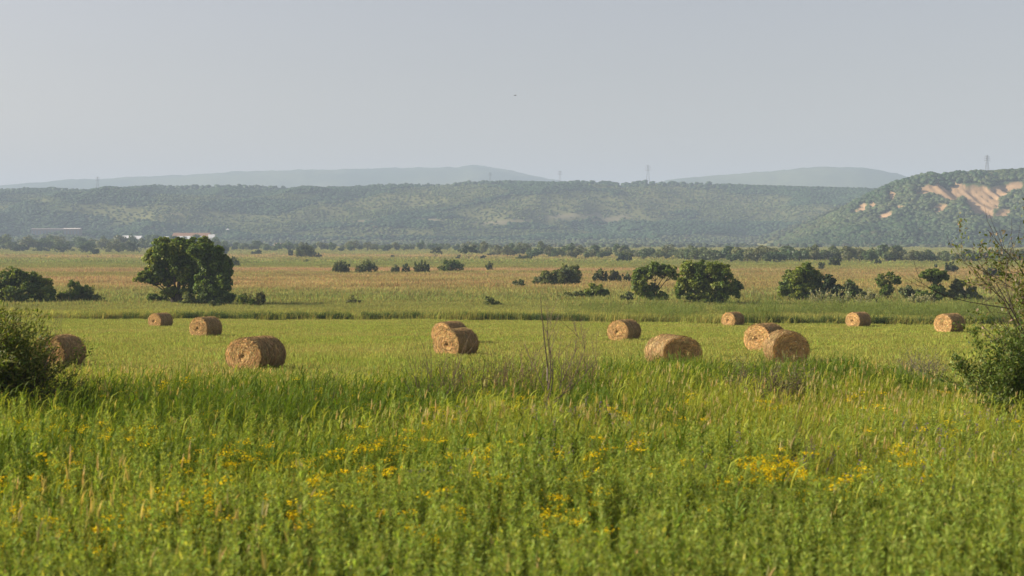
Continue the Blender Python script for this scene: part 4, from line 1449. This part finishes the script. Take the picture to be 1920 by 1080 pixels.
def shrub(name, px, base_py, label, cat, seed, stems, leaf, per_pt, leafcol, bark=(0.10, 0.075, 0.055), kids=(3, 6), elong=3.0, col2=None, spread_leaf=0.06, parts=('stems', 'foliage'), depth=2):
    """stems: (x offset m, y offset, dx, dy, length, radius, leafy)"""
    b = ground_at(px, base_py, 0.6)      # base_py is where it rises out of the weeds
    o = empty(name, b, label, cat)
    r_ = np.random.default_rng(seed)
    w, lp = MB(), []
    for (ox, oy, dx, dy, L, rad, leafy) in stems:
        dd = np.array([dx, dy, 1.0]); dd /= np.linalg.norm(dd)
        grow(w, [ox, oy, -0.05], dd, L, rad, depth, r_, None, bark, 0.13, 0.03, kids, lp if leafy else None)
    w.build(parts[0], M_BARK, o)
    if lp and per_pt > 0:
        P = np.array([q[0] for q in lp]); D = np.array([q[1] for q in lp])
        P = np.repeat(P, per_pt, 0); D = np.repeat(D, per_pt, 0)
        P = P + r_.normal(0, spread_leaf, P.shape)
        P = P[P[:, 2] > 0.1] if False else P
        n = len(P)
        c = jitter(leafcol, n, 0.25, 0.12)
        if col2 is not None:
            c = np.where((r_.uniform(size=n) < 0.3)[:, None], jitter(col2, n, 0.2, 0.1), c)
        f = MB()
        leaves(f, P, r_.normal(0, 1, (n, 3)) + np.array([-0.3, -0.2, 0.5]), r_.uniform(0.7, 1.3, n) * leaf, c, elong, axis=D + np.array([0.2, 0, 0.1]))
        f.build(parts[1], M_LEAF, o)
    return o


R = random.Random(5)
st = []
for i in range(38):
    st.append((R.uniform(-1.0, -0.02), R.uniform(-0.3, 0.3), R.uniform(0.08, 0.52), R.uniform(-0.25, 0.25), R.uniform(1.45, 2.25), R.uniform(0.008, 0.018), True))
for i in range(13):
    st.append((R.uniform(-0.3, 0.15), R.uniform(-0.2, 0.2), R.uniform(0.25, 1.3), R.uniform(-0.3, 0.3), R.uniform(1.5, 2.2), R.uniform(0.008, 0.012), False))
shrub('willow_shrub', 14, 772, 'leaning willow shrub with narrow leaves and bare twigs at the left edge', 'shrub', 3, st, 0.032, 5, (0.105, 0.145, 0.022), (0.06, 0.04, 0.032), (3, 6), 3.4, (0.26, 0.26, 0.09))
st = []
for i in range(40):
    st.append((R.uniform(-0.35, 1.3), R.uniform(-0.4, 0.4), R.uniform(-0.22, 0.25), R.uniform(-0.3, 0.3), R.uniform(1.1, 1.85), R.uniform(0.008, 0.016), True))
shrub('leafy_shrub', 1895, 768, 'dense dark green leafy shrub at the right edge', 'shrub', 4, st, 0.034, 7, (0.08, 0.128, 0.02), (0.07, 0.05, 0.04), (3, 6), 2.2, (0.17, 0.22, 0.045))
st = []
for i in range(11):
    st.append((R.uniform(-0.1, 0.5), R.uniform(-0.3, 0.6), R.uniform(-0.36, -0.02), R.uniform(-0.2, 0.2), R.uniform(2.6, 4.2), R.uniform(0.014, 0.03), False))
for i in range(16):
    st.append((R.uniform(-0.05, 0.8), R.uniform(-0.3, 0.6), R.uniform(-0.08, 0.12), R.uniform(-0.2, 0.2), R.uniform(2.4, 3.5), R.uniform(0.014, 0.026), True))
shrub('dead_shrub', 1952, 752, 'tall half-dead shrub of bare grey branches behind the dark leafy shrub', 'shrub', 6, st, 0.048, 8, (0.125, 0.16, 0.032), (0.075, 0.06, 0.048), (3, 6), 2.4, (0.27, 0.22, 0.14), 0.09)

# bare sapling in the middle
b = ground_at(1034, 788, 0.6)
o = empty('bare_sapling', b, 'thin leafless sapling with pale bark standing alone in the weeds', 'sapling')
w = MB()
k = b[1] / F
main = [(1036, 850), (1034, 792), (1033, 770), (1029, 740), (1027, 715), (1027, 690), (1023, 655), (1020, 630), (1018, 605), (1015, 580), (1014, 556)]
pts = np.array([at(a_, b_, b[1]) - b for a_, b_ in main]); pts[:, 1] += np.linspace(0, 0.15, len(pts))
tube(w, pts, np.linspace(0.026, 0.006, len(pts)), (0.10, 0.075, 0.058), 6)
r_ = np.random.default_rng(8)
for (path, r0) in [([(1028, 735), (1033, 700), (1031, 665), (1027, 635), (1026, 610)], 0.014), ([(1030, 745), (1037, 715), (1036, 680), (1030, 640)], 0.012), ([(1034, 765), (1046, 745), (1052, 720), (1054, 695), (1048, 675)], 0.012), ([(1035, 760), (1055, 740), (1072, 715), (1085, 685), (1096, 655)], 0.010), ([(1040, 750), (1070, 730), (1100, 700), (1118, 676)], 0.008), ([(1031, 755), (1015, 720), (1003, 690), (995, 678)], 0.008), ([(1054, 715), (1066, 690), (1078, 660), (1082, 630)], 0.008)]:
    p = np.array([at(a_, b_, b[1]) - b for a_, b_ in path]); p[:, 1] += r_.uniform(-0.3, 0.3) * np.linspace(0, 1, len(p))
    tube(w, p, np.linspace(r0 * 1.2, 0.005, len(p)), (0.13, 0.10, 0.08), 5)
    for q in range(10):
        j = r_.integers(1, len(p))
        grow(w, p[j], unit(np.array([r_.uniform(-0.5, 0.7), r_.uniform(-0.4, 0.4), 1.0])), r_.uniform(0.25, 0.7), 0.005, 1, r_, None, (0.15, 0.11, 0.08), 0.15)
w.build('stem', M_BARK, o)
bk = MB()
tube(bk, (pts[4:6] + np.array([-0.004, -0.006, 0])), [0.0222, 0.0202], (0.27, 0.225, 0.185), 6)
bk.build('pale_bark', M_BARK, o)


def dry_weeds(px, base_py, n, h, w_m, label, seed, big=1.0, col=(0.15, 0.095, 0.06), leafy=0, leafcol=(0.16, 0.14, 0.07)):
    b = ground_at(px, base_py, 0.5 if base_py > 650 else 0.0)
    r_ = np.random.default_rng(seed)
    o = empty('dry_weed_clump', b, label, 'weeds', 'dry weed clumps in the rough strip')
    m1, lp = MB(), []
    for i in range(n):
        ox = r_.normal(0, w_m * 0.42)
        oy = r_.normal(0, 0.35)
        grow(m1, [ox, oy, -0.03], unit(np.array([r_.normal(0.08, 0.16), r_.normal(0, 0.15), 1.0])), h * r_.uniform(0.55, 1.15), r_.uniform(0.006, 0.010) * big, 1, r_, None, np.array(col) * r_.uniform(0.7, 1.3), 0.08, 0.03, (2, 6), lp if leafy else None)
    m1.build('stalks', M_BARK, o)
    if leafy:
        P = np.repeat(np.array([q[0] for q in lp]), leafy, 0)
        P = P + r_.normal(0, 0.035, P.shape)
        f = MB()
        leaves(f, P, r_.normal(0, 1, P.shape), r_.uniform(0.012, 0.026, len(P)) * big ** 2, jitter(leafcol, len(P), 0.25, 0.12), 2.2)
        f.build('seed_heads', M_LEAF, o)


dry_weeds(960, 752, 46, 1.6, 1.0, 'brown dry stalks just left of the bare sapling', 21, leafy=1)
dry_weeds(880, 762, 46, 1.35, 1.1, 'reddish-brown weed clump below the overlapping pair of bales', 22,  1.0, (0.13, 0.075, 0.052), 2, (0.13, 0.13, 0.05))
dry_weeds(805, 770, 16, 1.8, 0.5, 'few tall thin dead stalks left of the reddish-brown weed clump', 23,  1.0, (0.13, 0.095, 0.065))
dry_weeds(1080, 750, 40, 1.5, 0.8, 'thin brown twigs right of the bare sapling', 24)
dry_weeds(1440, 752, 90, 1.25, 1.1, 'brownish bushy weed mound below the full dark-ended bale', 25,  1.0, (0.11, 0.08, 0.058), 4, (0.13, 0.12, 0.06))
dry_weeds(1725, 716, 45, 1.15, 0.9, 'grey-brown weeds in front of the rightmost bale', 26,  1.0, (0.14, 0.11, 0.10), 2, (0.11, 0.12, 0.08))
dry_weeds(570, 785, 12, 1.2, 0.5, 'small dark bare twigs in the grass below the shaggy bale', 27,  1.0, (0.09, 0.07, 0.055))
dry_weeds(1490, 885, 14, 1.2, 0.35, 'leaning dark twigs low in the grass on the right', 28,  1.0, (0.09, 0.07, 0.05))
dry_weeds(105, 628, 7, 1.6, 0.4, 'thin dead stalks rising behind the leaning willow shrub', 29,  1.0, (0.16, 0.12, 0.09))
# pale flowering weeds on the right bank
for i, (px, by, lab) in enumerate([(1530, 572, 'whitish plumed weeds at the foot of the peaked bushy tree'), (1575, 575, 'whitish plumed weeds below the very dark bush'), (1628, 574, 'whitish plumed weeds behind the second right bale'), (1730, 576, 'whitish plumed weeds left above the rightmost bale')]):
    dry_weeds(px, by, 14, 1.7, 2.2, lab, 60 + i, 2.4, (0.20, 0.20, 0.10), 3, (0.36, 0.36, 0.20))

# ------------------------------------------------------------------ pylons on the ridge
STEEL = (0.16, 0.17, 0.18)


def pylon(px, top_py, ridge_y, zfun, label, arms=3):
    xw = at(px, top_py, ridge_y)
    zb = float(zfun(np.array([xw[0]]), np.array([ridge_y]))[0])
    H = xw[2] - zb
    o = empty('pylon', (xw[0], ridge_y, zb), label, 'pylon', 'power pylons along the ridge')
    m1 = MB()
    wb, wt = H * 0.10, H * 0.018
    cs = [(-1, -1), (1, -1), (1, 1), (-1, 1)]
    for sx, sy in cs:
        bar(m1, [sx * wb, sy * wb, -1], [sx * wt, sy * wt, H], 0.14, STEEL)
    nz = 9
    for i in range(nz):
        a0, a1 = i / nz, (i + 1) / nz
        w0, w1 = wb + (wt - wb) * a0, wb + (wt - wb) * a1
        for j in range(4):
            p, q = cs[j], cs[(j + 1) % 4]
            bar(m1, [p[0] * w0, p[1] * w0, a0 * H], [q[0] * w1, q[1] * w1, a1 * H], 0.06, STEEL)
            bar(m1, [q[0] * w0, q[1] * w0, a0 * H], [p[0] * w1, p[1] * w1, a1 * H], 0.06, STEEL)
    m1.build('lattice_tower', M_PAINT, o)
    for k in range(arms):
        z0 = H * (0.72 + 0.11 * k)
        L = H * (0.17 - 0.03 * abs(k - 0.5))
        m2 = MB()
        for s in (-1, 1):
            bar(m2, [0, 0.3, z0 - H * 0.02], [s * L, 0, z0], 0.16, STEEL)
            bar(m2, [0, -0.3, z0 + H * 0.03], [s * L, 0, z0], 0.12, STEEL)
            bar(m2, [s * L, 0, z0], [s * L, 0, z0 - H * 0.05], 0.14, (0.12, 0.12, 0.12))
        m2.build('crossarm', M_PAINT, o)


pylon(1851, 291, FORE_Y, fore_z, 'nearest and largest pylon, on top of the hill with the landslip')
pylon(1215, 309, RIDGE_Y, main_z, 'tall thin pylon right of the notch in the ridge')
pylon(1050, 320, RIDGE_Y, main_z, 'faint pylon on the ridge right of the distant peak')
pylon(919, 323, RIDGE_Y, main_z, 'faintest pylon, seen against the distant peak')
pylon(183, 331, RIDGE_Y, main_z, 'very faint pylon far left on the ridge')


# ------------------------------------------------------------------ far buildings and vehicles
WHITE = (0.60, 0.61, 0.62)


def hill_hit(px, py):
    d_ = ray(px, py)
    yy = np.arange(1800, 2990, 4.0)
    g_ = main_z(d_[0] * yy, yy) - d_[2] * yy
    k_ = int(np.argmax(g_ >= 0))
    return float(yy[k_])


def shed(px0, px1, top_py, base_py, Y, label, depth, wall, roof, doors=0, name='warehouse', rise=0.25):
    a_, c_ = at(px0, base_py, Y), at(px1, base_py, Y)
    top = at(px0, top_py, Y)[2]
    Wd = c_[0] - a_[0]
    zb = float(gz(a_[0], Y)) if Y < 1800 else a_[2]
    H = top - zb
    o = empty(name, ((a_[0] + c_[0]) / 2, Y, zb), label, 'building', 'buildings at the foot of the hills')
    he = H * (1 - rise)
    m1 = MB()
    box(m1, (0, depth / 2, he / 2 - 0.5), (Wd, depth, he + 1.0), wall)
    m1.build('wall', M_PAINT, o)
    m2 = MB()
    e = 0.4
    x0, x1 = -Wd / 2 - e, Wd / 2 + e
    V = [[x0, -e, he + 0.01], [x1, -e, he + 0.01], [x1, depth + e, he + 0.01], [x0, depth + e, he + 0.01], [x0, depth / 2, H], [x1, depth / 2, H]]
    m2.add(V, [[0, 1, 5, 4], [2, 3, 4, 5]], roof)
    m2.add(V, [[0, 4, 3], [1, 2, 5]], wall)
    m2.build('roof', M_PAINT, o)
    for q in range(doors):
        m3 = MB()
        xx = (-0.5 + (q + 0.5) / doors) * Wd
        box(m3, (xx, -0.06, he * 0.42), (min(Wd / doors * 0.4, 6), 0.1, he * 0.6), (0.22, 0.25, 0.28))
        m3.build('window' if name != 'warehouse' else 'door', M_PAINT, o)
    return o


shed(232, 262, 442, 462, 1500, 'white gabled shed left of the big tree crown', 18, WHITE, WHITE, 2)
shed(214, 238, 441.5, 462, 1540, 'low grey-roofed shed with white eave, leftmost of the sheds', 16, (0.45, 0.47, 0.5), WHITE, 2)
shed(283, 312, 443, 462, 1530, 'pale blue shed just above the left side of the tree crown', 20, (0.55, 0.62, 0.66), WHITE, 3)
shed(318, 395, 442.5, 462, 1560, 'long white warehouse with bluish wall behind the tree crown', 30, (0.72, 0.75, 0.78), (0.55, 0.58, 0.60), 6)
shed(322, 390, 436.5, 462, 1640, 'long rust-red roofed warehouse rising behind the white one', 24, (0.24, 0.16, 0.11), (0.27, 0.155, 0.095), 5)
shed(390, 401, 439.5, 462, 1535, 'small white square building at the right end of the sheds', 8, (0.85, 0.85, 0.83), WHITE, 2)
shed(58, 118, 428, 441, hill_hit(90, 441), 'long pinkish block toned down as if by haze, low on the left hillside', 14, (0.27, 0.21, 0.18), (0.22, 0.19, 0.17), 10, 'apartment_block', 0.12)  # haze put into the wall colour, pulled towards the hillside tone
shed(119, 150, 427.5, 441, hill_hit(135, 441), 'pinkish block with a pale roof edge beside the long haze-toned one', 12, (0.26, 0.21, 0.18), (0.6, 0.55, 0.5), 5, 'apartment_block', 0.12)
shed(514, 540, 455.5, 466, 1480, 'cream cottage with pinkish roof behind the hazy belt, left of centre', 8, (0.66, 0.58, 0.5), (0.58, 0.40, 0.33), 2, 'cottage', 0.4)
# hut high on the slope
yh = hill_hit(427, 434)
q = at(427, 434, yh)
zq = q[2] - 2.0
o = empty('hut', (q[0], yh, zq), 'tiny white hut alone on the lower hillside', 'building', 'buildings at the foot of the hills')
m1 = MB(); box(m1, (0, 0, 2.5), (6, 5, 5), WHITE); m1.build('wall', M_PAINT, o)
m1 = MB(); m1.add([[-3.4, -3, 5.02], [3.4, -3, 5.02], [3.4, 3, 5.02], [-3.4, 3, 5.02], [0, 0, 7.0]], [[0, 1, 4], [1, 2, 4], [2, 3, 4], [3, 0, 4]], (0.7, 0.7, 0.7)); m1.build('roof', M_PAINT, o)


def wheels(o, xs_, half_w, r):
    for xx in xs_:
        for s in (-1, 1):
            m3 = MB()
            a_ = np.linspace(0, 2 * math.pi, 14, endpoint=False)
            yy = s * half_w
            V = np.concatenate([np.stack([xx + np.cos(a_) * r, np.full(14, yy - 0.13), r + np.sin(a_) * r], 1), np.stack([xx + np.cos(a_) * r, np.full(14, yy + 0.13), r + np.sin(a_) * r], 1)])
            m3.add(V, [[i, (i + 1) % 14, 14 + (i + 1) % 14, 14 + i] for i in range(14)], (0.03, 0.03, 0.03))
            m3.add(V, [list(range(14))[::-1], list(range(14, 28))], (0.06, 0.06, 0.06))
            m3.build('wheel', M_PAINT, o)


Yt = 1620.0
q = at(1812, 463, Yt)
o = empty('box_truck', (q[0], Yt, float(gz(q[0], Yt))), 'white box truck below the landslip hill, right side', 'truck')
m1 = MB(); box(m1, (-0.8, 0, 2.25), (6.4, 2.5, 2.7), WHITE); m1.build('cargo_box', M_PAINT, o)
m1 = MB(); box(m1, (3.5, 0, 1.65), (1.9, 2.3, 2.0), WHITE); box(m1, (3.3, 0, 0.75), (2.2, 2.1, 0.2), (0.1, 0.1, 0.1)); m1.build('cab', M_PAINT, o)
m1 = MB(); box(m1, (4.47, 0, 2.1), (0.05, 1.9, 0.75), (0.05, 0.06, 0.07)); m1.build('windscreen', M_PAINT, o)
wheels(o, (-2.6, 3.2), 1.05, 0.5)
q = at(1844, 464, Yt)
o = empty('parked_van', (q[0], Yt, float(gz(q[0], Yt))), 'small white van right of the white box truck', 'van')
m1 = MB()
V = np.array([[-2.3, 0, .4], [2.3, 0, .4], [2.35, 0, 1.1], [1.6, 0, 1.25], [0.9, 0, 2.3], [-2.25, 0, 2.35]])
Vv = np.concatenate([V + [0, -0.95, 0], V + [0, 0.95, 0]])
m1.add(Vv, [[i, (i + 1) % 6, 6 + (i + 1) % 6, 6 + i] for i in range(6)], WHITE)
m1.add(Vv, [list(range(6))[::-1], list(range(6, 12))], WHITE)
m1.build('body', M_PAINT, o)
m1 = MB(); box(m1, (-0.5, -0.955, 1.75), (2.4, 0.03, 0.5), (0.05, 0.06, 0.07)); m1.build('window', M_PAINT, o)
wheels(o, (-1.5, 1.5), 0.85, 0.33)

# ------------------------------------------------------------------ bird in the sky
q = at(966, 179, 240.0)
m1 = MB()
tube(m1, [[-0.20, 0, 0.0], [-0.12, 0, 0.01], [0.0, 0, 0.02], [0.12, 0, 0.02], [0.19, 0, 0.03], [0.23, 0, 0.02]], [0.012, 0.035, 0.055, 0.045, 0.03, 0.006], (0.05, 0.05, 0.055), 8)
for s in (-1, 1):
    V = [[0.09, s * 0.03, 0.03], [-0.05, s * 0.03, 0.02], [0.10, s * 0.22, 0.10], [-0.06, s * 0.22, 0.08], [0.0, s * 0.48, 0.03], [-0.10, s * 0.46, 0.02]]
    m1.add(V + [[p_[0], p_[1], p_[2] - 0.012] for p_ in V], [[0, 1, 3, 2], [2, 3, 5, 4], [6, 8, 9, 7], [8, 10, 11, 9], [0, 2, 8, 6], [2, 4, 10, 8], [1, 7, 9, 3], [3, 9, 11, 5], [4, 5, 11, 10]], (0.05, 0.05, 0.055))
m1.add([[-0.18, -0.02, 0], [-0.18, 0.02, 0], [-0.30, 0.06, 0.0], [-0.30, -0.06, 0.0], [-0.18, -0.02, -0.01], [-0.18, 0.02, -0.01], [-0.30, 0.06, -0.01], [-0.30, -0.06, -0.01]], [[0, 1, 2, 3], [7, 6, 5, 4]], (0.05, 0.05, 0.055))
bird = m1.build('bird', M_FEATHER, None, True)
bird.location = [float(v_) for v_ in q]
bird.rotation_euler = (0, 0, 0.35)
tag(bird, 'small dark bird flying alone high above the hills', 'bird')

# ------------------------------------------------------------------ haze
HAZE = 0.000185
mb = MB()
box(mb, (0, 4900, 200.0), (10800, 9880, 450.0), (1, 1, 1))
hz = mb.build('haze', [], None)
tag(hz, 'thin summer haze over the plain and hills', 'haze', kind='stuff')
m, nt, out = new_mat('haze_air')
pv = N(nt, 'ShaderNodeVolumePrincipled')
pv.inputs['Color'].default_value = (0.63, 0.79, 1.0, 1)
pv.inputs['Density'].default_value = HAZE
pv.inputs['Anisotropy'].default_value = 0.0
nt.links.new(pv.outputs[0], out.inputs['Volume'])
hz.data.materials.append(m)
